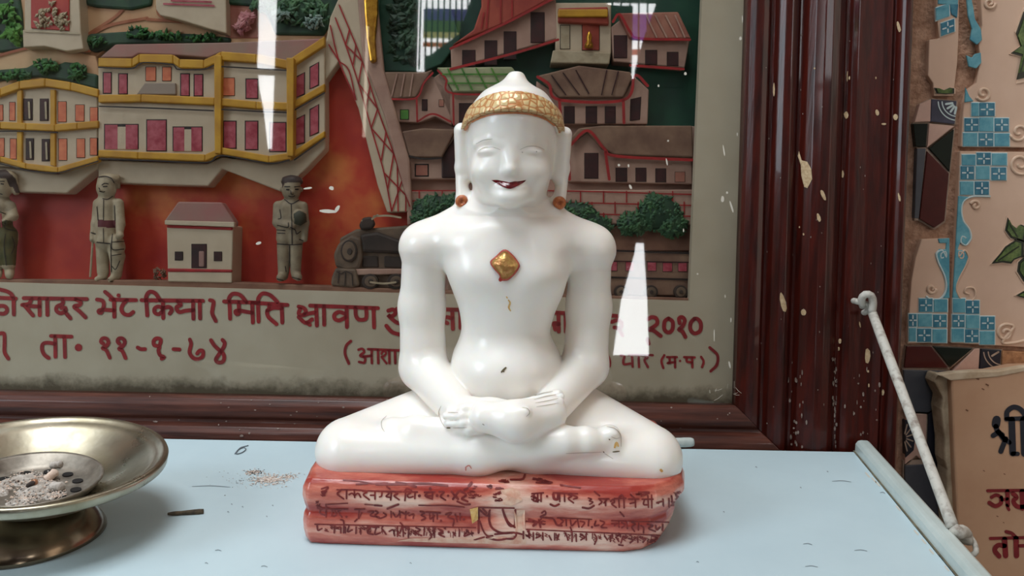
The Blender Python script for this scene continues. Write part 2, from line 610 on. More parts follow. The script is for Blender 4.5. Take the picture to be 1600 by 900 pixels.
lit_window('window_1', [(-1.78, 1.36), (-1.555, 1.36), (-1.555, 2.66), (-1.78, 2.66)],
           [[(-1.95, 1.3), (-1.60, 1.3), (-1.645, 1.60), (-1.68, 1.75), (-1.70, 1.9), (-1.70, 2.1), (-1.72, 2.7), (-1.95, 2.7)], [(-1.50, 1.3), (-1.575, 1.34), (-1.585, 2.7), (-1.50, 2.7)]], horiz=(1.86,))
lit_window('window_2', [(-.66, 1.9), (-.27, 1.9), (-.27, 2.4), (-.66, 2.4)],
           [[(-.60, 1.85), (-.2, 1.85), (-.2, 2.42), (-.29, 2.42), (-.38, 2.13), (-.57, 1.98), (-.60, 1.98)]],
           stripes=[([(-.62, 2.24), (-.27, 2.24), (-.27, 2.32), (-.62, 2.32)], (120, 104, 200), 1.8), ([(-.62, 2.16), (-.27, 2.16), (-.27, 2.24), (-.62, 2.24)], (120, 160, 90), 1.6),
                    ([(-.62, 2.12), (-.27, 2.12), (-.27, 2.16), (-.62, 2.16)], (226, 216, 140), 3), ([(-.62, 2.06), (-.27, 2.06), (-.27, 2.09), (-.62, 2.09)], (230, 120, 60), 3)], bars=10)
lit_window('window_3', [(.6, 1.88), (.95, 1.88), (.95, 2.39), (.6, 2.39)],
           [[(.5, 1.8), (.755, 1.8), (.76, 2.34), (.6, 2.345), (.5, 2.345)], [(.765, 1.8), (1.1, 1.8), (1.1, 2.42), (.935, 2.42), (.83, 2.12), (.78, 1.92)]],
           stripes=[([(.6, 2.13), (.95, 2.13), (.95, 2.31), (.6, 2.31)], (150, 110, 220), 2.5), ([(.6, 2.03), (.95, 2.03), (.95, 2.07), (.6, 2.07)], (235, 130, 110), 4)], bars=6)
lit_window('door_1', [(.6, .05), (.9, .05), (.9, .78), (.6, .78)],
           [[(.5, 0), (.645, 0), (.70, .40), (.785, .71), (.80, .85), (.5, .85)], [(.885, 0), (1.02, 0), (1.02, .85), (.84, .85), (.85, .7), (.87, .4)]])
lit_window('window_4', [(-1.005, 1.45), (-.985, 1.45), (-.988, 2.2), (-1.005, 2.2)], [], m=M_dim)
lit_window('window_5', [(1.78, 1.9), (2.15, 1.9), (2.15, 2.5), (1.78, 2.5)], [], bars=3)

# ------------------------------------------------------------------ tiled wall
M_peach = mat('peach_tile_glaze', (226, 192, 168), (216, 180, 154), 14, 0.28, lo=0.3, hi=0.7)
M_blue = mat('blue_tile_glaze', (88, 156, 176), (126, 188, 200), 60, 0.18, lo=0.35, hi=0.7)
M_blued = mat('deep_blue_tile_glaze', (56, 116, 142), (84, 148, 168), 90, 0.2)
M_pale = mat('pale_tile_edge', (206, 222, 222), None, rough=0.3)
M_tleaf = mat('tile_leaf_green', (58, 84, 42), (120, 138, 76), 90, 0.25, lo=0.4, hi=0.75)
M_tdark = mat('tile_leaf_outline', (24, 34, 20), None, rough=0.3)
M_scroll = mat('raised_cream_glaze', (226, 194, 168), None, rough=0.25)
M_maroon = mat('maroon_tile', (84, 30, 26), (70, 24, 22), 20, 0.25)
M_bott = mat('bottle_green_tile', (26, 36, 28), (18, 26, 22), 20, 0.2)
M_navy = mat('slate_tile', (84, 86, 92), (66, 68, 76), 12, 0.35)
M_inkt = mat('ink_blue_tile', (34, 38, 52), (26, 28, 38), 20, 0.3)
M_med = mat('medallion_tile', (72, 72, 92), (52, 54, 70), 30, 0.3)
M_pinkt = mat('pink_tile', (216, 178, 160), (196, 158, 142), 30, 0.35)
M_grout = mat('pale_grout', (186, 164, 146), (160, 136, 118), 60, 0.9)
TY = WALL_Y - 0.008


def wal(y):
    return lambda px, py: at_y(px, py, y)


def tile(poly, m, name='wall_tile', label=None, y=TY, bevel=0.0012):
    return MB().wslab(poly, y, WALL_Y + .004 - y).build(name, m, wall_back, bevel=bevel, label=label)


def checks(par, cells, s=21.5, tilt=0.0):
    """glazed square pattern: cells (x, y, star?)"""
    mb = MB()
    for c in cells:
        x, y, st = c[:3]
        w = c[3] if len(c) > 3 else s
        h = c[4] if len(c) > 4 else s
        def q(u, v): return (x + u + v * tilt * -0.06, y + v + u * tilt)
        P = [q(.6, .6), q(w - .6, .6), q(w - .6, h - .6), q(.6, h - .6)]
        mb.wslab([q(-.6, -.6), q(w + .6, -.6), q(w + .6, h + .6), q(-.6, h + .6)], TY - .0012, .003, 2)
        mb.wslab(P, TY - .0022, .003, 1 if st else 0)
        if st:
            for a, b in (((.5, .14), (.5, .36)), ((.5, .64), (.5, .86)), ((.14, .5), (.36, .5)), ((.64, .5), (.86, .5))):
                mb.ribbon([q(a[0] * w, a[1] * h), q(b[0] * w, b[1] * h)], 2.2, wal(TY - .0027), 2)
    return mb.build('glazed_pattern', [M_blue, M_blued, M_pale], par, bevel=.0005)


def scroll(par, pts, r=.0022, m=None, name='raised_scroll'):
    p = smooth_line(pts, 3)
    return MB().tube([at_y(x, y, TY - .0005) for x, y in p], r, n=8).build(name, m or M_scroll, par, smooth=True)


def spiral(cx, cy, r, a0=0, turns=1.4, sgn=1, tail=None):
    n = 16
    pts = [(cx + r * (1 - .8 * i / n) * math.cos(a0 + sgn * turns * math.tau * i / n), cy + r * (1 - .8 * i / n) * math.sin(a0 + sgn * turns * math.tau * i / n)) for i in range(n + 1)]
    return (list(tail) if tail else []) + pts


def tile_leaf(par, poly, veins):
    mb = MB()
    c = np.mean(poly, 0)
    mb.wslab([tuple(c + (np.array(p) - c) * 1.13) for p in poly], TY - .0014, .003, 2)
    mb.wslab(poly, TY - .0026, .003, 1)
    mb.wslab([tuple(c + (np.array(p) - c) * .8) for p in poly], TY - .0036, .003, 0)
    for v in veins: mb.ribbon(v, 1.8, wal(TY - .0041), 1)
    return mb.build('raised_leaf', [M_tleaf, M_tdark, M_scroll], par)


T1 = tile([(1530, -40), (1535, 40), (1529, 70), (1532, 90), (1526, 130), (1513, 140), (1507, 160), (1504, 185), (1501, 229), (1660, 232), (1660, -40)], M_peach, label='peach tile with blue check corner and chipped left edge')
checks(T1, [(1518, 160, 0, 12, 22), (1530, 160, 1, 25, 22), (1507, 184, 1, 23, 22), (1530, 183, 0, 23, 23), (1554, 184, 1, 23, 22), (1505, 207, 0, 23, 22), (1529, 207, 1, 24, 22), (1554, 208, 0, 24, 21)])
scroll(T1, spiral(1536, 146, 12, 2.6, 1.3, -1))
scroll(T1, spiral(1592, 206, 15, 2.8, 1.3, -1))
scroll(T1, spiral(1546, 5, 9, 0, 1.3, 1))
tile_leaf(T1, [(1600, 18), (1588, 52), (1595, 72), (1580, 83), (1598, 88), (1590, 124), (1616, 118), (1640, 70), (1625, 20)], [[(1595, 112), (1610, 60)]])
mb = MB()
mb.wslab([(1512, -30), (1521, 10), (1524, 30), (1533, 45), (1535, 62), (1527, 70), (1516, 62), (1519, 45), (1513, 25), (1508, -30)], TY - .002, .003)
mb.wslab([(1510, 86), (1519, 90), (1524, 84), (1533, 82), (1534, 98), (1526, 107), (1514, 104)], TY - .002, .003)
mb.wslab([(1509, 136), (1515, 150), (1522, 158), (1508, 160)], TY - .002, .003)
mb.build('glazed_border', M_blue, T1, bevel=.001)

T2 = tile([(1500, 236), (1496, 330), (1492, 420), (1486, 536), (1660, 546), (1660, 238)], M_peach, label='peach tile with blue scroll column and raised green leaves')
checks(T2, [(1503, 241, 0, 22, 18), (1526, 238, 1, 23, 20), (1550, 239, 0, 24, 20), (1501, 259, 1, 22, 22), (1525, 259, 0, 22, 22), (1549, 261, 1, 24, 21), (1500, 283, 0, 22, 22), (1523, 283, 1, 23, 22),
            (1489, 466, 0, 20, 23), (1509, 469, 1, 22, 22), (1488, 491, 1, 20, 21), (1509, 492, 0, 22, 22), (1532, 494, 1, 23, 22), (1487, 513, 0, 20, 22), (1508, 514, 1, 22, 22), (1531, 517, 0, 24, 22)])
mb = MB()
mb.wslab([(1498, 306), (1522, 308), (1507, 313), (1503, 325), (1505, 345), (1514, 358), (1517, 372), (1510, 383), (1500, 380), (1497, 390), (1508, 392), (1513, 402), (1507, 420), (1497, 440), (1494, 455), (1499, 466), (1489, 466)], TY - .0016, .003)
mb.build('glazed_border', M_blue, T2, bevel=.001)
scroll(T2, [(1547, 307), (1520, 307), (1506, 314), (1502, 328), (1505, 345), (1514, 358), (1517, 372), (1509, 383), (1501, 378), (1503, 369), (1509, 372)], .0015, M_pale)
scroll(T2, [(1499, 403), (1504, 403), (1505, 396), (1498, 393), (1498, 402), (1499, 400), (1507, 391), (1513, 400), (1510, 412), (1498, 435), (1494, 452), (1502, 468), (1516, 471), (1524, 462), (1521, 450), (1510, 450), (1507, 457), (1514, 459)], .0015, M_scroll)
scroll(T2, spiral(1524, 321, 8, 3.4, 1.2, 1))
scroll(T2, spiral(1594, 256, 17, 1.2, 1.3, 1))
scroll(T2, spiral(1571, 520, 15, -.6, 1.4, -1, [(1625, 524), (1600, 532), (1580, 536), (1566, 534)]))
tile_leaf(T2, [(1575, 340), (1571, 360), (1580, 372), (1600, 378), (1606, 355), (1596, 351), (1590, 358), (1580, 350)], [[(1578, 350), (1590, 370)]])
tile_leaf(T2, [(1550, 412), (1562, 398), (1572, 385), (1590, 373), (1600, 376), (1600, 400), (1585, 406), (1580, 412), (1566, 410)], [[(1560, 407), (1592, 385)]])
tile_leaf(T2, [(1590, 424), (1592, 410), (1606, 396), (1640, 400), (1632, 450), (1600, 440)], [])
tile_leaf(T2, [(1588, 462), (1600, 455), (1640, 450), (1640, 470), (1602, 466)], [])

T3 = tile([(1463, 20), (1468, 60), (1452, 62), (1450, 118), (1458, 130), (1460, 150), (1490, 150), (1496, 100), (1498, 60), (1499, -20), (1466, -20)], M_peach, label='broken peach tile fragment at the top beside the frame')
checks(T3, [(1462, 12, 0, 22, 21), (1470, 36, 1, 22, 21)], tilt=-.35)
MB().wslab([(1467, -20), (1499, -20), (1497, 8), (1466, 6)], TY - .002, .003).build('glazed_border', M_blue, T3, bevel=.001)
MB().wslab([(1484, 6), (1498, 6), (1496, 28), (1487, 22)], TY - .002, .003).build('glazed_border', M_blued, T3, bevel=.001)
tile_leaf(T3, [(1460, 137), (1468, 138), (1475, 141), (1484, 137), (1491, 138), (1491, 146), (1478, 147), (1464, 146)], [])

T4 = tile([(1440, 374), (1484, 372), (1484, 410), (1481, 535), (1418, 537), (1420, 500), (1424, 440), (1430, 405)], M_peach, label='peach tile with blue checks low beside the frame')
checks(T4, [(1436, 466, 1, 22, 22), (1459, 467, 0, 22, 21), (1420, 490, 1, 13, 21), (1434, 490, 0, 23, 21), (1458, 491, 1, 22, 21), (1420, 512, 0, 12, 22), (1433, 513, 1, 23, 22), (1457, 514, 0, 23, 22)])
mb = MB()
mb.wslab([(1466, 373), (1484, 372), (1484, 466), (1474, 466), (1478, 450), (1476, 430), (1466, 408), (1463, 397), (1468, 389), (1478, 390), (1479, 380), (1468, 380)], TY - .0016, .003)
mb.build('glazed_border', M_blue, T4, bevel=.001)
scroll(T4, [(1474, 402), (1470, 403), (1470, 396), (1477, 393), (1478, 402), (1472, 391), (1463, 396), (1466, 410), (1476, 432), (1478, 452), (1470, 466), (1455, 468), (1447, 463)], .0015, M_pale)
scroll(T4, spiral(1455, 451, 8, 0, 1.2, 1))

for poly, m, lb in (
        ([(1437, 163), (1455, 155), (1454, 190), (1429, 191)], M_pinkt, None),
        ([(1456, 155), (1495, 158), (1492, 194), (1454, 190)], M_med, 'dark tile piece with a wheel medallion'),
        ([(1427, 193), (1450, 193), (1447, 229), (1431, 229)], M_bott, None),
        ([(1452, 193), (1491, 197), (1449, 230)], M_pinkt, None),
        ([(1491, 202), (1484, 268), (1452, 232)], M_bott, None),
        ([(1449, 236), (1483, 271), (1476, 345), (1460, 356), (1437, 342)], M_maroon, None),
        ([(1433, 232), (1447, 232), (1436, 341), (1429, 341)], M_navy, None),
        ([(1417, 541), (1455, 541), (1482, 575), (1413, 575)], M_maroon, None),
        ([(1458, 541), (1521, 544), (1485, 574)], M_bott, None),
        ([(1523, 545), (1531, 545), (1529, 580), (1489, 580)], M_pinkt, None),
        ([(1533, 545), (1565, 547), (1562, 582), (1531, 582)], M_inkt, 'dark tile piece with a wheel medallion above the sign'),
        ([(1412, 578), (1480, 580), (1476, 627), (1450, 645), (1415, 643)], M_navy, None),
        ([(1416, 646), (1448, 647), (1446, 722), (1432, 712), (1414, 726)], M_pinkt, None),
        ([(1451, 647), (1478, 630), (1496, 640), (1500, 800), (1470, 800), (1449, 724)], M_inkt, None),
        ([(1414, 728), (1447, 726), (1470, 805), (1490, 900), (1500, 960), (1414, 960)], M_navy, None)):
    t = tile(poly, m, 'mosaic_piece', lb, bevel=.0008)
    MBp = MB()
    MBp.wslab([tuple(np.mean(poly, 0) + (np.array(p) - np.mean(poly, 0)) * 1.07) for p in poly], TY + .003, .006)
    MBp.build('grout_edge', M_grout, t)
    if m in (M_med,):
        b = MB()
        for rr in (30, 24):
            b.ribbon([(1496 + rr * math.cos(a), 158 + rr * math.sin(a)) for a in np.linspace(1.72, 3.1, 10)], 1.8, wal(TY - .0006))
        for a in (1.8, 2.2, 2.6, 3.0):
            b.ribbon([(1496 + 8 * math.cos(a), 160 + 8 * math.sin(a)), (1496 + 18 * math.cos(a), 160 + 18 * math.sin(a))], 3.4, wal(TY - .0006))
        b.build('medallion_lines', M_pale, t)
    if m is M_inkt and poly[0][1] == 545:
        b = MB()
        for rr in (29, 22):
            b.ribbon([(1566 + rr * math.cos(a), 548 + rr * math.sin(a)) for a in np.linspace(1.72, 3.05, 10)], 1.8, wal(TY - .0006))
        b.ribbon([(1550, 556), (1560, 550)], 3, wal(TY - .0006))
        b.build('medallion_lines', M_grout, t)
t = tile([(1414, 658), (1424, 652), (1432, 676), (1428, 704), (1415, 716)], M_inkt, 'mosaic_piece', None, y=TY - .001)
b = MB()
for a in np.linspace(-1.2, 1.2, 6):
    b.ribbon([(1412 + 5 * math.cos(a), 684 + 7 * math.sin(a)), (1412 + 15 * math.cos(a), 684 + 22 * math.sin(a))], 2, wal(TY - .0016))
b.build('medallion_lines', M_grout, t)
tile([(1567, 548), (1640, 552), (1640, 582), (1565, 582)], mat('sandy_tile', (188, 138, 96), (150, 104, 70), 90, .8, bump=.002, bscale=120), 'mosaic_piece')
# ------------------------------------------------------------------ framed relief leaning on the wall
FR = empty('framed_relief', (-.35, .975, -.16), 'large painted relief of a town behind glass in a wide dark varnished wooden frame', 'framed relief')
X0, X1, U0, U1 = -1.02, 0.2955, 0.0455, 0.80
PROF = [(0, -.004), (0, .004), (.003, .010), (.010, .0145), (.018, .016), (.026, .0135), (.030, .009), (.034, .009), (.038, .017), (.045, .022), (.053, .0235), (.060, .020), (.065, .014),
        (.069, .014), (.073, .023), (.080, .030), (.090, .0345), (.100, .0345), (.110, .031), (.118, .025), (.121, .021), (.125, .021), (.128, .027), (.134, .029), (.150, .0275), (.166, .0275), (.176, .029),
        (.179, .026), (.181, .026), (.184, .035), (.188, .039), (.194, .039), (.199, .033), (.200, .020), (.200, -.062), (0, -.062)]


def refine(pr):
    out = []
    for i in range(len(pr) - 1):
        out.append(pr[i])
    out.append(pr[-1]); return out


def corner(k, s, w):
    xs = (X0 - s, X1 + s); us = (U0 - s, U1 + s)
    x, u = [(xs[0], us[0]), (xs[1], us[0]), (xs[1], us[1]), (xs[0], us[1])][k]
    return pan(x, u, w)


def rail(a, b, m, lab):
    A = [corner(a, s, w) for s, w in PROF]; B = [corner(b, s, w) for s, w in PROF]
    n = len(PROF)
    fs = [[i, (i + 1) % n, n + (i + 1) % n, n + i] for i in range(n)]
    fs += [list(range(n - 1, -1, -1)), list(range(n, 2 * n))]
    o = link('frame_rail', A + B, fs, m, FR, label=lab, bevel=.0012, seg=2)
    o.modifiers['bevel'].angle_limit = math.radians(12)
    for p in o.data.polygons: p.use_smooth = False
    return o


R_bot = rail(0, 1, M_woodh, 'lower moulded frame rail behind the shelf')
R_right = rail(1, 2, M_wood, 'wide fluted right frame rail with chipped varnish')
rail(2, 3, M_woodh, 'upper frame rail')
rail(3, 0, M_wood, 'left frame rail')
MB().prism([pan(X0 - .004, U0 - .004, 0), pan(X1 + .004, U0 - .004, 0), pan(X1 + .004, U1 + .004, 0), pan(X0 - .004, U1 + .004, 0)],
           [pan(X0 - .004, U0 - .004, -.003), pan(X1 + .004, U0 - .004, -.003), pan(X1 + .004, U1 + .004, -.003), pan(X0 - .004, U1 + .004, -.003)]).build('glass_pane', M_glass, FR, label='reflective glass pane')
# backing and mount board (right strip and lettered lower strip)
BW = -.058
MB().prism([pan(X0, U0, BW), pan(X1, U0, BW), pan(X1, U1, BW), pan(X0, U1, BW)], [pan(X0, U0, BW - .004), pan(X1, U0, BW - .004), pan(X1, U1, BW - .004), pan(X0, U1, BW - .004)]).build('backing_panel', M_teal, FR)
MWf, MWb = -.012, -.024


def puv(px, py, w):
    p = at_w(px, py, w)
    return p[0], float((p - PO - PN * w) @ PU)


xr0, _ = puv(1097, 0, MWf); xr1, ur1 = puv(1077, 470, MWf)
xl, ul = puv(0, 441, MWf)
ul0 = ul + (ur1 - ul) * (X0 - xl) / (xr1 - xl)
xr_top = xr1 + (xr0 - xr1) * (U1 - ur1) / (puv(1097, 0, MWf)[1] - ur1)
Lp = [(X0, U0), (X1, U0), (X1, U1), (xr_top, U1), (xr1, ur1), (X0, ul0)]
MB().prism([pan(x, u, MWf) for x, u in Lp], [pan(x, u, MWb) for x, u in Lp]).build('mount_board', M_board, FR, label='aged off-white board with red hand lettering')
BOARD = [o for o in FR.children if o.name.startswith('mount_board')][0]
# ---- lettering, traced in zoom units (x0,y0 + value/scale)


def word_split(groups, width, gap):
    """brush strokes that run together form one word"""
    it = []
    for g in groups:
        w, q = (g[0], list(g[1:])) if isinstance(g[0], (int, float)) else (width, list(g))
        it.append([min(p[0] for p in q), max(p[0] for p in q), [(w, q)]])
    it.sort(key=lambda e: e[0])
    out = []
    for a, b, c in it:
        if out and a <= out[-1][1] + gap: out[-1][1] = max(out[-1][1], b); out[-1][2] += c
        else: out.append([a, b, list(c)])
    return [e[2] for e in out]


def letters(name, groups, place, m, par, width, scale, ox, oy, label=None, taper=False):
    for word in word_split(groups, width, 24):
        mb = MB()
        for w, g in word:
            mb.ribbon([(ox + x / scale, oy + y / scale) for x, y in g], w, place, step=1.6, taper=taper)
        mb.build('lettered_word', m, par)


PB = on_panel(MWf + .0008)
L1 = [
    # ko
    [(-40, 140), (98, 146)], [(84, 146), (86, 245)], [(-10, 88), (40, 100), (70, 118), (84, 146)], [(-40, 200), (0, 192), (32, 196), (44, 220), (26, 240), (0, 240)],
    # saadar
    [(148, 143), (542, 149)], [(196, 148), (180, 178), (138, 186)], [(150, 186), (206, 252)], [(176, 192), (246, 196)], [(246, 148), (248, 250)], [(294, 148), (296, 248)],
    [(392, 150), (390, 178), (356, 196), (352, 220), (376, 238), (406, 226), (408, 204), (384, 206)], [(404, 228), (440, 270)],
    [(470, 150), (502, 166), (498, 186), (462, 196), (496, 226), (534, 264)],
    # bhent
    [(606, 152), (640, 160), (648, 190), (630, 236), (614, 224), (640, 216), (712, 220)], [(690, 152), (850, 156)], [(712, 156), (714, 260)], [(656, 104), (680, 124), (712, 154)], [(740, 126)],
    [(792, 156), (768, 184), (758, 214), (776, 242), (806, 248), (832, 230)],
    # kiya |
    [(884, 156), (1268, 160)], [(912, 158), (914, 130), (934, 104), (968, 112), (1000, 156)], [(914, 156), (920, 252)],
    [(1018, 160), (1020, 268)], [(1016, 206), (990, 196), (966, 208), (966, 232), (990, 244), (1014, 226)], [(1020, 206), (1056, 198), (1074, 216), (1060, 240)],
    [(1108, 162), (1130, 186), (1102, 200), (1118, 230), (1160, 222), (1208, 218)], [(1206, 162), (1208, 272)], [(1248, 162), (1250, 270)],
    [(1312, 156), (1334, 166), (1328, 210), (1326, 240), (1348, 286)],
    # mi
    [(1400, 164), (1620, 172)], [(1430, 164), (1432, 140), (1456, 116), (1500, 124), (1540, 168)], [(1434, 168), (1438, 272)],
    [(1490, 170), (1494, 232), (1480, 244), (1470, 226), (1500, 222), (1578, 236)], [(1576, 172), (1580, 296)]]
letters('painted_lettering', L1, PB, M_text, BOARD, 6.2, 4, 0, 430, 'red lettering, left half of the upper line')
L1b = [
    # ti
    [(-20, 172), (196, 186)], [(12, 176), (16, 290)], [(12, 172), (16, 140), (44, 114), (90, 126), (134, 168)], [(84, 182), (80, 210), (68, 232), (82, 266), (128, 306)], [(70, 220), (110, 204), (160, 206)], [(160, 186), (164, 296)],
    # shravan
    [(338, 190), (762, 206)], [(266, 196), (296, 204), (312, 226), (290, 250), (266, 240), (276, 210)], [(296, 250), (330, 240), (370, 232)], [(266, 262), (310, 298), (350, 276)], [(316, 296), (336, 310)], [(376, 192), (380, 314)], [(424, 194), (426, 310)],
    [(566, 200), (568, 324)], [(562, 244), (520, 230), (490, 246), (492, 272), (520, 282), (562, 262)],
    [(622, 202), (624, 250), (642, 276), (680, 276), (690, 254), (688, 206)], [(734, 206), (738, 326)],
    # shu ... shorn by the statue's arm
    [(826, 222), (856, 214), (872, 236), (846, 258), (826, 250), (880, 296), (930, 300)], [(814, 316), (852, 356), (910, 374)], [(880, 210), (1000, 214)],
    # naa between arm and chest
    [(1100, 212), (1264, 216)], [(1226, 214), (1230, 336)], [(1226, 270), (1190, 262), (1168, 282), (1196, 300)], [(1276, 216), (1278, 330)]]
letters('painted_lettering', L1b, PB, M_text, BOARD, 6.2, 4, 400, 430, 'red lettering in the middle of the upper line')
L1c = [
    [(240, 232), (350, 238)], [(290, 236), (292, 352)], [(290, 306), (262, 300), (270, 340)], [(334, 238), (336, 354)],
    [(600, 250), (660, 256)], [(626, 292), (660, 280), (684, 300), (676, 334), (640, 326)], [(664, 330), (690, 376)],
    [(850, 276), (872, 262), (902, 270), (908, 300), (886, 322), (856, 340), (884, 346), (930, 380)],
    [(978, 270), (954, 290), (952, 336), (976, 358), (1002, 340), (1004, 292), (978, 270)],
    [(1048, 300), (1044, 270), (1064, 262), (1080, 284), (1064, 322), (1042, 340), (1064, 350), (1084, 386)],
    [(1140, 272), (1116, 300), (1116, 340), (1142, 364), (1176, 346), (1180, 300), (1160, 274), (1140, 272)],
    [(846, 400), (854, 428)]]
letters('painted_lettering', L1c, PB, M_text, BOARD, 6.2, 4, 800, 430, 'red numerals at the right end of the upper line')
L2 = [
    [(-10, 366), (24, 366), (28, 420), (28, 480), (52, 522)],
    [(318, 380), (446, 384)], [(344, 382), (346, 510)], [(346, 430), (300, 422), (268, 430), (262, 462), (276, 496), (304, 518)], [(402, 384), (406, 512)], [12, (490, 452)],
    [(646, 428), (630, 416), (640, 396), (664, 396), (678, 420), (660, 446), (640, 456), (664, 470), (686, 516)],
    [(748, 430), (734, 414), (742, 396), (766, 396), (780, 420), (762, 448), (742, 460), (764, 474), (784, 518)],
    [(860, 452), (880, 462), (906, 462)],
    [(1000, 430), (1004, 404), (980, 394), (960, 410), (964, 438), (996, 446), (990, 470), (1000, 500), (1026, 512), (1010, 522)],
    [(1084, 462), (1122, 464)],
    [(1186, 402), (1194, 430), (1184, 480), (1206, 516), (1240, 524), (1266, 506), (1268, 474), (1246, 472), (1232, 490)],
    [(1318, 406), (1340, 440), (1372, 470), (1398, 496), (1396, 536), (1366, 546), (1348, 528), (1368, 494), (1394, 456), (1404, 424), (1390, 404)]]
letters('painted_lettering', L2, PB, M_text, BOARD, 6.0, 4, 0, 430, 'red date numerals on the lower line')
L3 = [
    [4.5, (592, 412), (564, 440), (556, 490), (580, 552)],
    [4, (640, 466), (664, 460), (676, 480), (650, 502), (680, 516), (676, 546), (644, 542)], [4, (672, 508), (720, 504)], [4, (700, 462), (900, 470)], [4, (722, 466), (724, 550)], [4, (762, 468), (764, 550)],
    [3.4, (784, 492), (790, 478), (806, 476), (812, 490), (798, 506), (784, 510), (800, 530), (816, 552)], [4, (832, 470), (834, 550)], [4, (868, 472), (870, 550)], [4, (912, 472), (914, 552)]]
letters('painted_lettering', L3, PB, M_text, BOARD, 4, 4, 400, 430, 'small red lettering left of the statue')
L4 = [
    [3.8, (600, 500), (612, 540), (610, 570)], [3.8, (680, 500), (704, 508), (696, 530), (700, 556), (740, 552)], [3.8, (730, 498), (880, 500)], [3.8, (750, 502), (754, 572)], [3.8, (790, 500), (794, 574)],
    [3.8, (822, 502), (848, 514), (828, 530), (850, 574)], [3.8, (952, 500), (934, 536), (946, 580)], [3.8, (970, 512), (1030, 512)], [3.8, (984, 514), (986, 548), (970, 548), (1020, 544)], [3.8, (1018, 512), (1020, 576)],
    [4, (1050, 536)], [3.8, (1076, 512), (1142, 514)], [3.8, (1092, 514), (1094, 540), (1126, 544)], [3.8, (1126, 514), (1128, 576)], [3.8, (1182, 510), (1198, 540), (1188, 574)], [4.5, (1236, 452), (1284, 500), (1280, 560), (1242, 600)]]
letters('painted_lettering', L4, PB, M_text, BOARD, 4, 4, 800, 430, 'small red lettering right of the statue')

# ---- the relief scene
def piece(name, polys, m, wf, wb=None, par=FR, bevel=.0016, label=None):
    mb = MB()
    for p in (polys if isinstance(polys[0][0], (list, tuple)) else [polys]):
        mb.slab(p, wf, BW if wb is None else wb)
    return mb.build(name, m, par, bevel=bevel, label=label)


def windows(par, rects, m, wf, line=1.6, mb_back=.004, name='window'):
    for r in rects:
        mb = MB()
        if len(r) == 4 and not isinstance(r[0], tuple):
            x0, y0, x1, y1 = r
            P = [(x0, y0), (x1, y0), (x1, y1), (x0, y1)]
        else: P = list(r)
        c = np.mean(P, 0)
        Q = [tuple(np.array(p) + line * np.sign(np.array(p) - c)) for p in P]
        mb.slab(Q, wf + .0004, wf - mb_back, 1)
        mb.slab(P, wf + .0011, wf - mb_back, 0)
        mb.build(name, [m, M_black], par)


def lines(par, ls, m, wf, width=2.0, name='painted_line'):
    mb = MB()
    for l in ls: mb.ribbon(l, width, on_panel(wf + .0014), step=4)
    return mb.build(name, m, par)


def band(par, pts, h, m, wf, name='cornice', bevel=.0014, proud=.006):
    """horizontal band following an upper edge polyline, h px high"""
    mb = MB()
    for i in range(len(pts) - 1):
        (xa, ya), (xb, yb) = pts[i], pts[i + 1]
        mb.slab([(xa, ya), (xb, yb), (xb, yb + h), (xa, ya + h)], wf + proud, wf - .004)
    return mb.build(name, m, par, bevel=bevel)


# red field behind the figures, hills, backdrop
piece('painted_red_field', [(-60, 240), (160, 235), (350, 255), (500, 190), (508, 120), (540, 60), (600, 250), (640, 330), (640, 450), (-60, 445)], M_redfield, -.052)
RF = [o for o in FR.children if o.name == 'painted_red_field'][0]
piece('hill', [(-60, 90), (-60, -40), (545, -40), (520, 40), (480, 100), (330, 95), (180, 60), (120, 120)], M_hill, -.050, label='sandy hillside with brown edges')
piece('hill', [(-60, 95), (0, 84), (50, 72), (90, 74), (150, 88), (160, 140), (-60, 140)], M_hill, -.044)
lines(FR, [[(130, 62), (170, 40), (230, 28)], [(140, 52), (180, 26), (200, 5)], [(230, 30), (300, 36), (352, 50)], [(245, 10), (252, 26), (290, 32), (345, 48)]], mat('ochre_paint', (150, 82, 52), (176, 110, 76), 60, .6), -.050, 4.5, 'painted_hill_edge')
lines(FR, [[(-20, 92), (30, 78), (70, 71), (100, 80), (140, 80)]], mat('ochre_paint_edge', (150, 82, 52), None), -.0435, 4, 'painted_hill_edge')
rng = random.Random(3)


def foliage(name, spots, m, w0, n, size, par=FR, label=None, depth=.010, up=0.6):
    """carved clump: many little raised leaf shapes around the given pixel ellipses"""
    mb = MB()
    for (cx, cy, rx, ry) in spots:
        for i in range(n):
            a, r = rng.random() * math.tau, math.sqrt(rng.random())
            x, y = cx + rx * r * math.cos(a), cy + ry * r * math.sin(a)
            w = w0 + depth * (1 - r * r) * rng.uniform(.4, 1)
            an = rng.uniform(-1, 1) * 1.3 - math.pi / 2 if rng.random() < up else rng.random() * math.tau
            L, B = size * rng.uniform(.7, 1.4), size * .32
            d, nn = np.array([math.cos(an), math.sin(an)]), np.array([-math.sin(an), math.cos(an)])
            c = np.array([x, y])
            pts = [c - d * L * .5, c + nn * B, c + d * L * .6, c - nn * B]
            fr = [at_w(*pts[0], w - .001), at_w(*pts[1], w), at_w(*pts[2], w - .001), at_w(*pts[3], w)]
            top = at_w(*c, w + .0022); bot = at_w(*c, w0 - .004)
            mb.add(fr + [top, bot], [(4, 1, 0), (4, 2, 1), (4, 3, 2), (4, 0, 3), (5, 0, 1), (5, 1, 2), (5, 2, 3), (5, 3, 0)])
    return mb.build(name, m, par, label=label)


def clump_base(name, poly, m, wf, label=None):
    return piece(name, poly, m, wf, par=FR, label=label, bevel=.003)


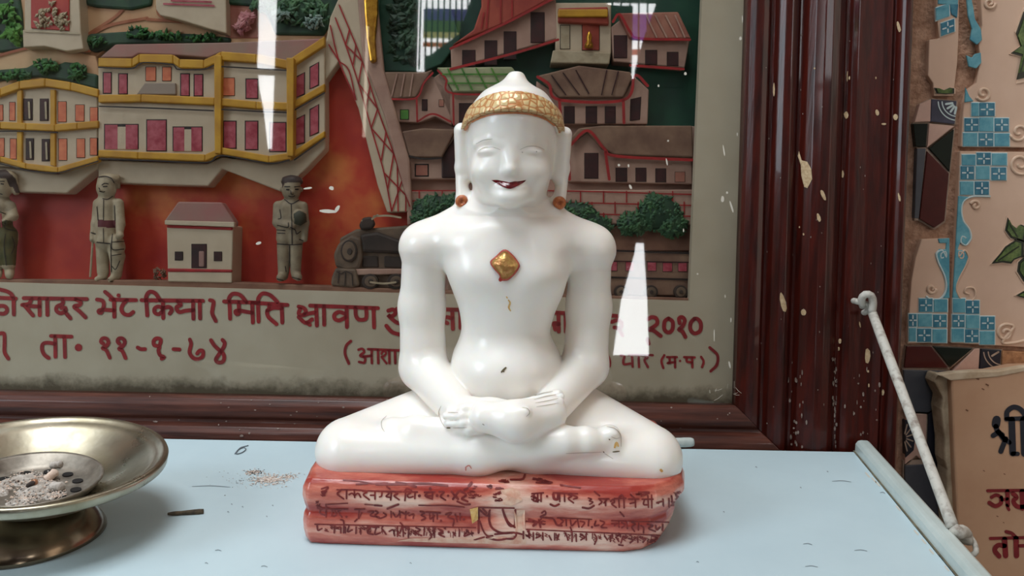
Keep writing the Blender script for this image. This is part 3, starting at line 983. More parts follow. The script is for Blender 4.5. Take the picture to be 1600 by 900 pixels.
G1 = clump_base('shrub_bank', [(128, 62), (140, 52), (200, 48), (215, 40), (235, 50), (300, 52), (360, 58), (360, 66), (240, 68), (175, 70), (150, 82), (132, 76)], M_green, -.046, 'dark green shrubs along the hill above the long building')
foliage('shrub_leaf_relief', [(150, 66, 16, 8), (215, 52, 18, 10), (260, 56, 30, 7), (320, 60, 30, 6)], M_leaf, -.046, 26, 9, G1)
G2 = clump_base('shrub_bank', [(-40, 120), (0, 108), (40, 105), (70, 90), (80, 104), (100, 96), (118, 98), (130, 112), (152, 116), (152, 140), (100, 126), (60, 120), (0, 126), (-40, 134)], M_green, -.040, 'dark green firs above the curved building')
foliage('shrub_leaf_relief', [(70, 104, 22, 11), (120, 112, 14, 12), (20, 118, 30, 8)], M_leaf, -.040, 30, 11, G2)
G3 = clump_base('shrub_bank', [(-40, -30), (26, -30), (34, 20), (36, 60), (34, 78), (0, 82), (-40, 80)], M_green, -.047, 'green tree at the left edge')
foliage('shrub_leaf_relief', [(10, 30, 20, 30), (22, 50, 12, 20)], M_lime, -.047, 40, 13, G3)
G4 = clump_base('shrub_bank', [(132, -30), (240, -30), (236, 8), (205, 15), (150, 11), (134, 8)], M_green, -.046, 'dark bush beside the carved pillar')
G5 = clump_base('shrub_bank', [(350, -30), (535, -30), (528, 20), (505, 55), (430, 54), (415, 20), (400, 10), (350, 6)], M_green, -.046, 'dark flowering tree above the yellow building')
foliage('shrub_leaf_relief', [(470, 20, 50, 22), (430, 8, 40, 12)], M_bush, -.046, 60, 13, G5)
foliage('flower_relief', [(438, 24, 14, 8), (490, 34, 14, 12)], mat('pale_blossom_paint', (150, 170, 160), (110, 134, 130), 80, .6), -.036, 34, 8, G5, up=0)
foliage('flower_relief', [(378, 38, 12, 14), (388, 28, 8, 8)], mat('pink_blossom_paint', (196, 140, 140), (170, 100, 108), 80, .6), -.046, 34, 12, FR, label='pink blossoms left of the dark flowering tree', up=0)
piece('hill', [(350, 5), (402, 8), (404, 60), (352, 60)], M_redroof, -.049)

# carved pillar (top left) and pale plinth
PT = piece('carved_pillar', [(38, -40), (122, -40), (126, 48), (130, 76), (104, 80), (70, 72), (36, 74), (35, 46), (38, 46)], M_cream, -.030, label='pale carved pillar with a red niche')
piece('niche', [(48, -40), (108, -40), (108, 48), (48, 44)], M_redfield, -.0285, -.03, PT)
foliage('niche_carving', [(64, 30, 9, 16), (82, 22, 12, 22), (98, 32, 8, 14)], M_stonefig, -.0285, 22, 9, PT, depth=.004)
lines(PT, [[(38, 48), (122, 52)]], M_stonefig, -.03, 3)
PL = piece('pale_plinth', [(243, -40), (352, -40), (354, 52), (330, 46), (270, 28), (250, 24), (243, 14)], M_cream, -.034, label='pale plinth with a red base line')
lines(PL, [[(256, 6), (334, 9)], [(268, 1), (330, 3)]], M_crim, -.034, 3)

# ---- curved yellow-trimmed building
BA = piece('curved_building', [(-60, 150), (0, 140), (35, 128), (75, 126), (112, 134), (152, 146), (152, 252), (90, 268), (40, 262), (-60, 258)], M_cream, -.024, label='curved cream building with yellow bands and orange windows')
band(BA, [(-60, 150), (0, 137), (30, 126), (70, 122), (110, 128), (153, 139)], 13, M_yellow, -.024)
band(BA, [(-60, 188), (0, 190), (40, 192), (85, 194), (120, 191), (153, 188)], 11, M_yellow, -.024)
band(BA, [(-60, 240), (0, 244), (40, 255), (90, 261), (153, 243)], 9, M_yellow, -.024)
lines(BA, [[(-40, 252), (0, 256), (40, 266), (88, 270), (120, 262), (153, 252)], [(-40, 206), (40, 205), (90, 207)]], M_black, -.0195, 2)
for x in (30, 82):
    MB().slab([(x - 4, 140), (x + 4, 140), (x + 4, 260), (x - 4, 258)], -.0205, -.028).build('pilaster', M_yellow, BA, bevel=.001)
windows(BA, [(-3, 164, 4, 188), (15, 160, 23, 188), (91, 159, 103, 190), (118, 164, 131, 189), (141, 168, 152, 190), (-3, 216, 6, 244), (16, 217, 25, 248), (92, 217, 104, 250), (120, 217, 132, 246), (141, 216, 151, 242)], M_orange, -.024, .8)
windows(BA, [(37, 155, 50, 187), (63, 155, 75, 188), (41, 217, 52, 249), (66, 218, 77, 251)], M_dark, -.024, 1)
lines(BA, [[(45, 160), (46, 184)], [(71, 160), (72, 185)], [(47, 222), (48, 246)], [(72, 223), (73, 248)]], M_stonefig, -.0232, 3)
piece('building_base', [(-60, 262), (0, 258), (40, 267), (90, 272), (153, 253), (153, 262), (104, 302), (30, 300), (-60, 292)], M_cream, -.030, par=BA, bevel=.002)

# ---- long yellow-trimmed building
BB = piece('long_building', [(153, 98), (210, 98), (224, 92), (270, 94), (280, 100), (340, 96), (344, 84), (452, 100), (455, 240), (420, 250), (346, 238), (325, 250), (153, 246)], M_cream, -.022, label='long cream building with yellow bands and crimson windows')
BBs = piece('side_wall', [(452, 100), (507, 62), (508, 218), (455, 246)], M_cream, -.028, par=BB)
piece('flat_roof', [(155, 90), (180, 69), (360, 66), (500, 60), (505, 66), (452, 98), (345, 82), (325, 90), (272, 86), (216, 84), (206, 90)], M_mauve, -.030, par=BB)
band(BB, [(153, 90), (206, 91), (217, 84), (270, 85), (280, 92), (318, 93), (336, 85), (345, 80), (400, 84), (452, 94)], 14, M_yellow, -.022)
band(BBs, [(452, 92), (507, 56)], 15, M_yellow, -.028)
band(BB, [(153, 148), (220, 147), (335, 152), (400, 158), (455, 160)], 12, M_yellow, -.022)
band(BBs, [(455, 160), (507, 130)], 12, M_yellow, -.028)
band(BB, [(153, 234), (215, 237), (320, 241), (346, 230), (420, 243), (455, 238)], 11, M_yellow, -.022)
band(BBs, [(455, 238), (507, 204)], 10, M_yellow, -.028)
for x, a, b in ((340, 86, 240), (453, 90, 244)):
    MB().slab([(x - 6, a), (x + 6, a), (x + 5, b), (x - 5, b)], -.0135, -.03).build('pilaster', M_yellow, BB, bevel=.0012)
lines(BB, [[(154, 105), (205, 107), (223, 98), (271, 101), (276, 108), (318, 108), (334, 102)], [(155, 166), (240, 169), (333, 173)], [(347, 171), (400, 174), (448, 176)], [(155, 248), (240, 251), (322, 254), (346, 243), (420, 255), (452, 250)], [(346, 104), (448, 110)]], M_black, -.0155, 2.2)
lines(BBs, [[(460, 172), (507, 145)], [(460, 250), (507, 216)]], M_black, -.0215, 2.2)
windows(BB, [(162, 114, 173, 145), (186, 116, 198, 146), (283, 116, 295, 149), (304, 117, 316, 149), (385, 124, 402, 153), (230, 188, 259, 235), (350, 190, 368, 231), (384, 190, 402, 233), (422, 192, 446, 236)], M_crim, -.022)
windows(BB, [(228, 105, 243, 126), (254, 105, 267, 126), (349, 122, 366, 149)], M_orange, -.022, .8)
for x0, y0, x1, y1 in ((164, 195, 215, 233), (271, 199, 315, 236)):
    mb = MB()
    w3 = (x1 - x0) / 3
    mb.slab([(x0 - 1.5, y0 - 1.5), (x1 + 1.5, y0 - 1.5), (x1 + 1.5, y1), (x0 - 1.5, y1)], -.0216, -.026, 1)
    mb.slab([(x0, y0), (x0 + w3 * 1.15, y0), (x0 + w3 * 1.15, y1), (x0, y1)], -.0209, -.026, 0)
    mb.slab([(x0 + w3 * 1.15, y0 + 3), (x1 - w3 * 1.1, y0 + 3), (x1 - w3 * 1.1, y1), (x0 + w3 * 1.15, y1)], -.0211, -.026, 2)
    mb.slab([(x1 - w3 * 1.1, y0), (x1, y0), (x1, y1), (x1 - w3 * 1.1, y1)], -.0209, -.026, 0)
    mb.build('window', [M_crim, M_black, M_cream], BB)
windows(BBs, [[(462, 122), (475, 114), (475, 146), (462, 152)], [(485, 106), (497, 98), (497, 132), (485, 138)], [(462, 188), (475, 180), (475, 222), (462, 226)], [(485, 172), (497, 164), (497, 206), (485, 212)]], M_crim, -.028)
piece('balcony', [(226, 129), (274, 129), (275, 148), (212, 148)], mat('grey_slab_paint', (150, 134, 122), None), -.018, -.026, BB)
piece('building_base', [(153, 250), (240, 253), (323, 256), (347, 245), (420, 256), (455, 250), (508, 216), (508, 232), (480, 262), (440, 300), (347, 264), (325, 291), (153, 285)], M_cream, -.030, par=BB, bevel=.002)

# ---- lattice ramp with gold post
RA = piece('lattice_ramp', [(516, 26), (545, -40), (575, -40), (590, 100), (645, 330), (605, 332), (590, 290), (560, 170), (530, 95), (505, 130), (503, 95)], M_cream, -.034, label='steep cream ramp with red lattice railing')
MB().slab([(555, -40), (585, -40), (600, 110), (640, 250), (644, 330), (632, 300), (600, 180), (566, 90)], -.026, -.036).build('ramp_kerb', M_pinkwall, RA, bevel=.003)
lines(RA, [[(530, 8), (546, 46), (566, 96), (590, 170), (615, 240), (640, 322)], [(524, 28), (540, 70), (560, 130), (580, 200), (600, 270), (612, 330)],
           [(514, 70), (530, 96)], [(546, 46), (540, 70)], [(556, 70), (552, 100)], [(566, 96), (560, 130)], [(578, 134), (572, 168)], [(590, 170), (580, 200)], [(603, 206), (596, 250)], [(615, 240), (606, 295)], [(628, 282), (612, 330)],
           [(540, 70), (566, 96)], [(560, 130), (590, 170)], [(580, 200), (615, 240)], [(600, 270), (634, 305)], [(516, 40), (530, 96), (556, 156)], [(530, 96), (545, 110), (556, 156)]], M_redline, -.034, 2.2, 'red_lattice')
lines(RA, [[(634, 270), (634, 330)], [(620, 232), (622, 330)]], M_redline, -.034, 2, 'red_lattice')
MB().slab([(566, -40), (590, -40), (590, 20), (586, 60), (588, 96), (578, 98), (572, 60), (569, 20)], -.020, -.03).build('gilded_post', M_gold, RA, bevel=.003)

# ---- right-hand town
piece('wooded_slope', [(596, -40), (690, -40), (720, 60), (690, 100), (660, 112), (600, 112), (590, 60)], M_teal, -.046, label='dark wooded slope between ramp and town')
foliage('tree_leaf_relief', [(625, 20, 24, 40), (640, 70, 30, 30)], M_green, -.046, 60, 16, FR, label='dark trees on the wooded slope')
piece('town_ground', [(596, 108), (700, 150), (860, 194), (1100, 197), (1100, 480), (630, 480), (640, 330)], M_pinkwall, -.050, label='pale ground and walls of the painted town')


def house(label, walls, roofs, m_wall=M_pinkwall, m_roof=M_brownroof, wf=-.036, rf=None):
    o = piece('town_house', walls, m_wall, wf, label=label)
    for r in roofs:
        piece('roof', r, m_roof, (rf if rf is not None else wf + .008), wf - .004, o, bevel=.002)
    return o


H1 = house('cottage with a brown roof beside the ramp', [(612, 152), (652, 152), (662, 128), (675, 118), (705, 145), (706, 196), (680, 182), (654, 192), (615, 190)], [[(600, 112), (664, 112), (676, 108), (664, 128), (650, 152), (610, 155), (604, 130)]])
lines(H1, [[(610, 155), (650, 153), (662, 130), (676, 114)], [(651, 154), (652, 190)], [(652, 190), (676, 178), (704, 190)]], M_redline, -.0285, 3)
lines(H1, [[(620, 116), (612, 150)], [(632, 116), (626, 150)], [(645, 116), (640, 150)]], M_pinkwall, -.028, 2)
windows(H1, [(626, 172, 638, 186)], M_lime, -.036, 1); windows(H1, [(660, 156, 667, 172)], M_dark, -.036, 1)
H2 = house('green-roofed house behind the statue head', [(676, 122), (690, 112), (708, 145), (830, 145), (830, 200), (708, 196)], [[(682, 105), (800, 104), (826, 142), (708, 144), (696, 122)]], m_roof=M_greenroof)
lines(H2, [[(700, 108), (716, 140)], [(722, 108), (738, 140)], [(744, 107), (762, 141)], [(768, 107), (786, 141)], [(692, 116), (812, 116)], [(700, 130), (818, 130)]], M_lime, -.0278, 2.6)
lines(H2, [[(684, 110), (697, 124), (708, 146), (826, 146)], [(708, 146), (709, 194)]], M_redline, -.0285, 3)
windows(H2, [(718, 162, 740, 192)], M_dark, -.036, 1); windows(H2, [(686, 156, 693, 166)], M_redroof, -.036, .6)
H3 = house('thatched hut left of the statue head', [(640, 240), (690, 240), (712, 215), (735, 215), (735, 280), (640, 280)], [[(628, 205), (660, 200), (712, 202), (700, 226), (690, 246), (640, 246), (634, 225)]])
piece('hut_side', [(690, 246), (704, 224), (716, 206), (735, 206), (735, 278), (690, 278)], M_dark, -.034, -.04, H3)
windows(H3, [(650, 258, 668, 274)], M_redroof, -.036, 2)
lines(H3, [[(640, 244), (660, 248), (690, 247)]], M_black, -.0285, 3)
H4 = house('long red-roofed hall climbing behind the statue', [(704, 76), (868, -10), (872, 60), (705, 108)], [[(706, 70), (740, 46), (752, 10), (752, -40), (868, -40), (868, -6), (790, 36)]], m_roof=M_redwall)
lines(H4, [[(704, 76), (790, 36), (868, -4)], [(704, 108), (800, 84), (872, 62)]], M_redline, -.0285, 4)
lines(H4, [[(765, -30), (760, 44)], [(783, -30), (782, 36)], [(800, -30), (800, 26)], [(756, 20), (752, 44)]], M_redline, -.028, 2.4)
windows(H4, [(723, 79, 742, 103), (758, 64, 776, 101), (788, 50, 806, 92), (830, 20, 850, 66)], M_dark, -.036, 1)
H5 = house('small shrine with a gilded figure in its niche', [(868, 4), (955, 4), (955, 84), (868, 80)], [[(872, 12), (950, 10), (952, 38), (872, 34)]], m_wall=M_cream, m_roof=M_redwall)
band(H5, [(872, 14), (950, 14)], 12, M_yellow, -.030, 'gilded_band', proud=.006)
windows(H5, [(910, 38, 936, 78)], M_redwall, -.036, 1, name='niche'); windows(H5, [(876, 40, 890, 76)], M_stonefig, -.036, 1)
MB().lathe([(.0001, 0), (.006, .001), (.0055, .006), (.003, .010), (.0042, .014), (.003, .019), (.0001, .023)], at_w(920, 76, -.030), n=16).build('gilded_figure', M_gold, H5, smooth=True)
piece('shrine_step', [(864, 78), (955, 82), (952, 100), (860, 98)], M_stonefig, -.030, par=H5)
H6 = house('house with a striped red roof under the reflection at top right', [(955, 42), (970, 30), (985, 62), (1078, 62), (1070, 106), (958, 96)], [[(965, 20), (1060, 18), (1080, 60), (1000, 62), (984, 58), (972, 34)]], m_roof=M_redroof)
lines(H6, [[(958, 34), (968, 22), (985, 50), (1000, 60), (1078, 62)], [(985, 102), (1068, 108)]], M_redline, -.0285, 4)
lines(H6, [[(1010, 24), (1026, 58)], [(1024, 24), (1042, 58)], [(1040, 24), (1058, 58)], [(1055, 24), (1070, 58)]], M_pinkwall, -.0278, 2.4)
windows(H6, [(1009, 79, 1026, 100), (1043, 82, 1059, 102), (960, 56, 979, 90)], M_dark, -.036, 1)
H7 = house('central house with a striped brown roof beside the statue head', [(838, 126), (875, 150), (975, 150), (992, 120), (1014, 140), (1012, 194), (838, 194)], [[(840, 118), (905, 102), (985, 112), (990, 118), (974, 152), (874, 152)]])
lines(H7, [[(840, 120), (858, 132), (874, 156), (975, 156), (992, 118), (1012, 134)], [(874, 156), (877, 192)], [(974, 156), (975, 192)]], M_redline, -.0278, 4.5)
lines(H7, [[(862, 118), (884, 148)], [(880, 114), (905, 148)], [(900, 110), (920, 146)], [(948, 110), (940, 148)], [(966, 112), (956, 148)]], M_dark, -.0278, 2)
windows(H7, [(882, 167, 897, 192), (916, 167, 932, 192), (946, 167, 961, 192), [(986, 156), (1001, 152), (999, 186), (985, 188)]], M_dark, -.036, 1)
H8 = house('low hall with a dark slab roof right of the statue shoulder', [(888, 228), (918, 206), (950, 238), (1082, 246), (1082, 288), (888, 284)], [[(905, 200), (940, 196), (1082, 196), (1084, 246), (962, 242), (940, 232), (918, 206), (892, 226), (888, 218)]])
lines(H8, [[(890, 228), (918, 204), (944, 232), (964, 244), (1082, 250)], [(946, 238), (952, 280)], [(888, 226), (890, 280)]], M_redline, -.0278, 4.5)
windows(H8, [(914, 240, 934, 278), (963, 263, 979, 283), (994, 263, 1009, 283), (1025, 264, 1040, 284)], M_dark, -.036, 1)
windows(H8, [(1055, 269, 1070, 284)], M_redroof, -.036, .6)
BR = piece('brick_wall', [(636, 298), (1086, 296), (1086, 352), (960, 350), (636, 352)], M_pinkwall, -.034, label='low pink brick wall with red joints')
ls = [[(636, 298), (860, 298), (1086, 304)], [(640, 314), (860, 316), (1086, 321)], [(860, 333), (1086, 338)]]
for k, y in enumerate((299, 316, 333)):
    for x in range(655 + 18 * (k % 2), 1085, 36):
        ls.append([(x, y), (x, y + 17)])
lines(BR, ls, M_redline, -.034, 2, 'red_joint_line')
for nm, sp, lb in (('bush', [(900, 340, 40, 26), (930, 355, 28, 20), (870, 330, 20, 22)], 'green bush by the statue shoulder on the right'), ('bush', [(1030, 334, 36, 28), (990, 350, 24, 18), (1050, 352, 22, 20), (1024, 318, 18, 14)], 'round green bush before the brick wall near the frame'), ('bush', [(680, 328, 36, 24), (712, 316, 28, 14), (660, 340, 18, 14)], 'green bush behind the left shoulder of the statue')):
    mb = MB()
    b = foliage(nm, sp, M_bush, -.032, 120, 10, FR, lb, depth=.012, up=.3)
    for (cx, cy, rx, ry) in sp:
        q = MB()
        c = at_w(cx, cy, -.034); s_ = depth_of(c) / FPX
        n1, n2 = 10, 20
        vs, fs = [], []
        for i in range(n1 + 1):
            for j in range(n2):
                th, ph = math.pi * i / n1, math.tau * j / n2
                vs.append(c + np.array([1, 0, 0]) * rx * .92 * s_ * math.sin(th) * math.cos(ph) + PU * ry * .92 * s_ * math.cos(th) + PN * .011 * math.sin(th) * math.sin(ph))
        for i in range(n1):
            for j in range(n2): fs.append([i * n2 + j, (i + 1) * n2 + j, (i + 1) * n2 + (j + 1) % n2, i * n2 + (j + 1) % n2])
        q.add(vs, fs); q.build('bush_core', M_green, b, smooth=True)
piece('rail_bank', [(630, 352), (1086, 352), (1086, 392), (630, 392)], M_ground, -.040, label='brown bank behind the railway carriage')
# carriage
CA = piece('railway_carriage', [(700, 388), (1084, 396), (1084, 462), (700, 460)], M_brownroof, -.030, label='painted railway carriage seen right of the statue arm')
lines(CA, [[(940, 391), (1082, 396)], [(940, 433), (1082, 437)]], M_black, -.03, 3)
lines(CA, [[(940, 408), (1082, 410)]], M_dark, -.03, 2)
windows(CA, [(954, 409, 964, 423), (978, 409, 990, 423), (1012, 410, 1025, 423), (1036, 411, 1050, 424), (1060, 411, 1073, 424)], M_crim, -.03, .6)
for cx in (1017, 1063, 970):
    c = at_w(cx, 456, -.026)
    mb = MB()
    s_ = depth_of(c) / FPX
    for r0, w in ((10.5, .004), (7.5, .005), (3, .0075)):
        mb.prism([c + (np.array([1, 0, 0]) * math.cos(a) + PU * math.sin(a)) * r0 * s_ + PN * w for a in np.arange(28) * math.tau / 28], [c + (np.array([1, 0, 0]) * math.cos(a) + PU * math.sin(a)) * r0 * s_ - PN * .004 for a in np.arange(28) * math.tau / 28], {10.5: 1, 7.5: 0, 3: 1}[r0])
    mb.build('wheel', [M_loco, M_soot], CA, bevel=.0006)
# ledge
piece('ledge', [(-60, 436), (300, 438), (640, 452), (1086, 466), (1086, 490), (-60, 470)], M_ground, -.018, label='brown ledge under the figures')

# locomotive
LO = piece('locomotive', [(530, 372), (556, 358), (640, 352), (660, 352), (660, 452), (560, 452), (556, 430), (532, 420)], M_loco, -.026, bevel=.003, label='sculpted steam locomotive half behind the statue arm')


def disc(par, name, cx, cy, rx, ry, w0, w1, m, bevel=.0008):
    c = at_w(cx, cy, w1); s_ = depth_of(c) / FPX
    A = [c + np.array([1, 0, 0]) * rx * s_ * math.cos(a) + PU * ry * s_ * math.sin(a) for a in np.arange(32) * math.tau / 32]
    return MB().prism(A, [p + PN * (w0 - w1) for p in A]).build(name, m, par, bevel=bevel)


piece('boiler', [(520, 398), (528, 380), (548, 366), (564, 372), (566, 404), (562, 420), (540, 424), (524, 418)], M_loco, -.018, -.028, LO, bevel=.004)
disc(LO, 'headlamp_rim', 545, 392, 13, 17, -.02, -.0155, M_soot)
disc(LO, 'headlamp', 545, 392, 10.5, 14.5, -.02, -.0148, M_loco)
disc(LO, 'headlamp_boss', 546, 393, 4, 5, -.02, -.0135, M_soot)
CC = piece('cowcatcher', [(524, 418), (556, 420), (562, 446), (548, 450), (516, 446), (518, 432)], M_loco, -.016, -.026, LO, bevel=.003)
lines(CC, [[(526, 424), (533, 428), (540, 424), (550, 428)], [(530, 424), (528, 442)], [(540, 426), (539, 446)], [(550, 428), (551, 446)]], M_soot, -.0165, 1.6)
piece('boiler_window', [(566, 400), (590, 400), (592, 418), (566, 418)], M_soot, -.0245, -.028, LO)
piece('boiler_window', [(600, 400), (640, 402), (640, 420), (600, 418)], M_soot, -.0245, -.028, LO)
piece('footplate', [(554, 420), (660, 420), (660, 428), (556, 430)], M_pinkwall, -.019, -.028, LO)
piece('boiler_drum', [(562, 366), (590, 362), (640, 380), (650, 398), (566, 394)], M_soot, -.020, -.028, LO, bevel=.004)
piece('chimney', [(560, 352), (566, 340), (580, 338), (586, 350), (580, 358), (564, 360)], M_soot, -.020, -.030, LO, bevel=.003)
lines(LO, [[(584, 338), (606, 337), (626, 340)], [(566, 345), (576, 346), (584, 340), (590, 336)]], M_stonefig, -.022, 3, 'smoke_curl')
for cx in (578, 618):
    disc(LO, 'wheel', cx, 440, 13, 12, -.024, -.017, M_soot)
    disc(LO, 'wheel', cx + 1, 440, 9.5, 8.5, -.024, -.016, M_loco)
    disc(LO, 'wheel', cx + 1, 440, 4, 4, -.024, -.0145, M_soot)
lines(LO, [[(579, 441), (600, 443), (618, 441)]], M_stonefig, -.0135, 3, 'coupling_rod')

# small toy-like house
SH = piece('gate_house', [(260, 352), (364, 352), (362, 442), (262, 440)], M_cream, -.016, label='small cream house with red bands and a dark doorway')
piece('roof', [(278, 315), (346, 316), (366, 346), (366, 353), (257, 350), (257, 344)], M_mauve, -.013, -.03, SH, bevel=.002)
piece('eave', [(257, 344), (366, 347), (366, 355), (257, 351)], M_cream, -.0115, -.02, SH, bevel=.001)
for a in ([(260, 351), (363, 354), (363, 360), (260, 356)], [(261, 419), (362, 421), (362, 426), (261, 425)]):
    piece('red_band', a, M_redline, -.0148, -.02, SH)
windows(SH, [(300, 382, 322, 418)], M_dark, -.016, 1, name='doorway')
piece('door_leaf', [(310, 392), (319, 392), (319, 417), (310, 417)], M_mauve, -.0143, -.018, SH)
windows(SH, [(274, 394, 285, 406), (335, 394, 346, 407)], M_dark, -.016, 1)
foliage('bush', [(250, 428, 10, 10)], M_brownroof, -.03, 40, 6, FR, 'brown scrub beside the small cream house')
# ---- sculpted figures standing on the ledge
def figure_sdf(prims):
    """prims in pixels on the panel: ('c',x,y,w, x2,y2,w2, r1,r2,k) capsules / ('e',x,y,w,rx,ry,rw,k) ellipsoids"""
    L = []
    for q in prims:
        if q[0] == 'c':
            a, b = at_w(q[1], q[2], q[3]), at_w(q[4], q[5], q[6]); s = depth_of(a) / FPX
            L.append((lambda p, a=a, b=b, r=q[7] * s, r2=q[8] * s: sd_cap(p, a, b, r, r2), q[9] * s))
        else:
            c = at_w(q[1], q[2], q[3]); s = depth_of(c) / FPX
            L.append((lambda p, c=c, r=(q[4] * s, q[6] * s, q[5] * s): sd_ell(p, c, r), q[7] * s))

    def fn(p):
        d = L[0][0](p)
        for f, k in L[1:]: d = smin(d, f(p), k)
        return d
    return fn


def figure(name, label, prims, box, regions, mats, marks, par=FR, h=.0011):
    x0, y0, x1, y1 = box
    a, b = at_w(x0, y1, -.052), at_w(x1, y0, -.002)
    c, e = at_w(x1, y1, -.002), at_w(x0, y0, -.052)
    lo = np.minimum(np.minimum(a, b), np.minimum(c, e)) - .004; hi = np.maximum(np.maximum(a, b), np.maximum(c, e)) + .004
    V, F = sculpt(figure_sdf(prims), lo, hi, h, 8)
    q = proj(V[F].mean(1))
    mi = np.zeros(len(F), int)
    for m, poly in regions:
        ins = sd_poly(q.astype(np.float32), poly) < 0
        mi[ins] = m
    o = link(name, V, F, mats, par, mi=mi, smooth=True, label=label)
    if marks:
        pl = surface_of(V, F, .0005)
        mb = MB()
        for g in marks:
            w, mi_, g = g[0], g[1], g[2:]
            mb.ribbon(g, w, pl, mi_, step=1.2)
        mb.build('painted_detail', [M_black, M_sash, M_crim, M_stonefig], o)
    return o


S4 = 711 / 150.0                               # zoom factor of the traced view
def z1(x, y): return (130 + x / S4, 260 + y / S4)
def Z(*pts): return [z1(*p) for p in pts]


w0 = -.026
figure('figurine', 'standing man figurine in cap, coat and plum sash holding a cane', [
    ('e', 166, 294, w0 + .004, 14.5, 18, 13, 0), ('e', 170, 281, w0 + .003, 16, 10, 13, 3), ('c', 164, 305, w0, 165, 314, w0, 7, 8, 4),
    ('e', 157, 297, w0 + .014, 2.6, 3, 3, 2), ('c', 184, 276, w0, 185, 292, w0, 3, 3, 3), ('c', 181, 290, w0 + .004, 179, 300, w0 + .004, 2.5, 2, 2),
    ('c', 167, 322, w0 - .001, 167, 350, w0, 17, 15, 6), ('c', 167, 350, w0, 167, 376, w0 + .001, 15, 16.5, 6),
    ('c', 153, 318, w0, 149, 350, w0 + .002, 7, 6, 4), ('c', 149, 350, w0 + .002, 145, 368, w0 + .006, 6, 4.5, 3), ('e', 145, 374, w0 + .007, 4.5, 5, 5, 3),
    ('c', 185, 318, w0, 188, 350, w0 + .004, 8, 7, 4), ('c', 188, 350, w0 + .004, 187, 366, w0 + .009, 7, 5, 3), ('e', 187, 368, w0 + .012, 6, 5, 6, 3),
    ('c', 182, 378, w0 + .004, 184, 386, w0 + .004, 11, 11, 4),
    ('c', 160, 378, w0, 161, 425, w0, 10, 8.5, 3), ('c', 177, 380, w0, 183, 400, w0 + .002, 11, 11, 3), ('c', 183, 400, w0 + .002, 182, 428, w0, 11, 8, 3),
    ('c', 162, 432, w0 + .001, 152, 436, w0 + .006, 6, 4, 3), ('c', 181, 432, w0 + .001, 173, 437, w0 + .007, 6.5, 4.5, 3),
    ('c', 145, 374, w0 + .007, 141, 432, w0 + .006, 1.6, 1.6, 1)], (132, 262, 204, 444),
    [(1, Z((107, 395), (240, 402), (240, 455), (107, 450))), (2, Z((118, 70), (210, 80), (250, 100), (275, 70), (290, 180), (245, 220), (238, 150), (225, 110), (120, 82)))],
    [M_stonefig, M_sash, M_figdark],
    [[1.6, 0] + Z((114, 82), (160, 74), (205, 88), (228, 120)), [1.6, 0] + Z((140, 138), (160, 126), (186, 130)), [2.0, 0] + Z((150, 150), (176, 148)), [1.3, 0] + Z((122, 182), (150, 190), (160, 186)), [1.5, 0] + Z((118, 160), (124, 172)),
     [1.5, 0] + Z((146, 240), (180, 244), (215, 222)), [1.3, 0] + Z((152, 250), (150, 400)), [1.3, 0] + Z((104, 300), (112, 400)), [1.4, 0] + Z((232, 290), (238, 400)), [1.8, 0] + Z((62, 492), (92, 500)), [1.8, 0] + Z((104, 562), (200, 572)), [1.2, 0] + Z((150, 460), (152, 560)),
     [1.3, 0] + Z((216, 500), (216, 610), (300, 612)), [1.2, 0] + Z((218, 560), (310, 556)), [1.3, 0] + Z((206, 580), (210, 780)), [1.3, 0] + Z((216, 660), (280, 650)), [1.3, 0] + Z((216, 740), (240, 762), (270, 700)), [1.2, 0] + Z((100, 850), (150, 838), (190, 836)), [1.2, 0] + Z((200, 852), (270, 846))])

S5 = 758 / 160.0
def Y(*pts): return [(400 + x / S5, 260 + y / S5) for x, y in pts]


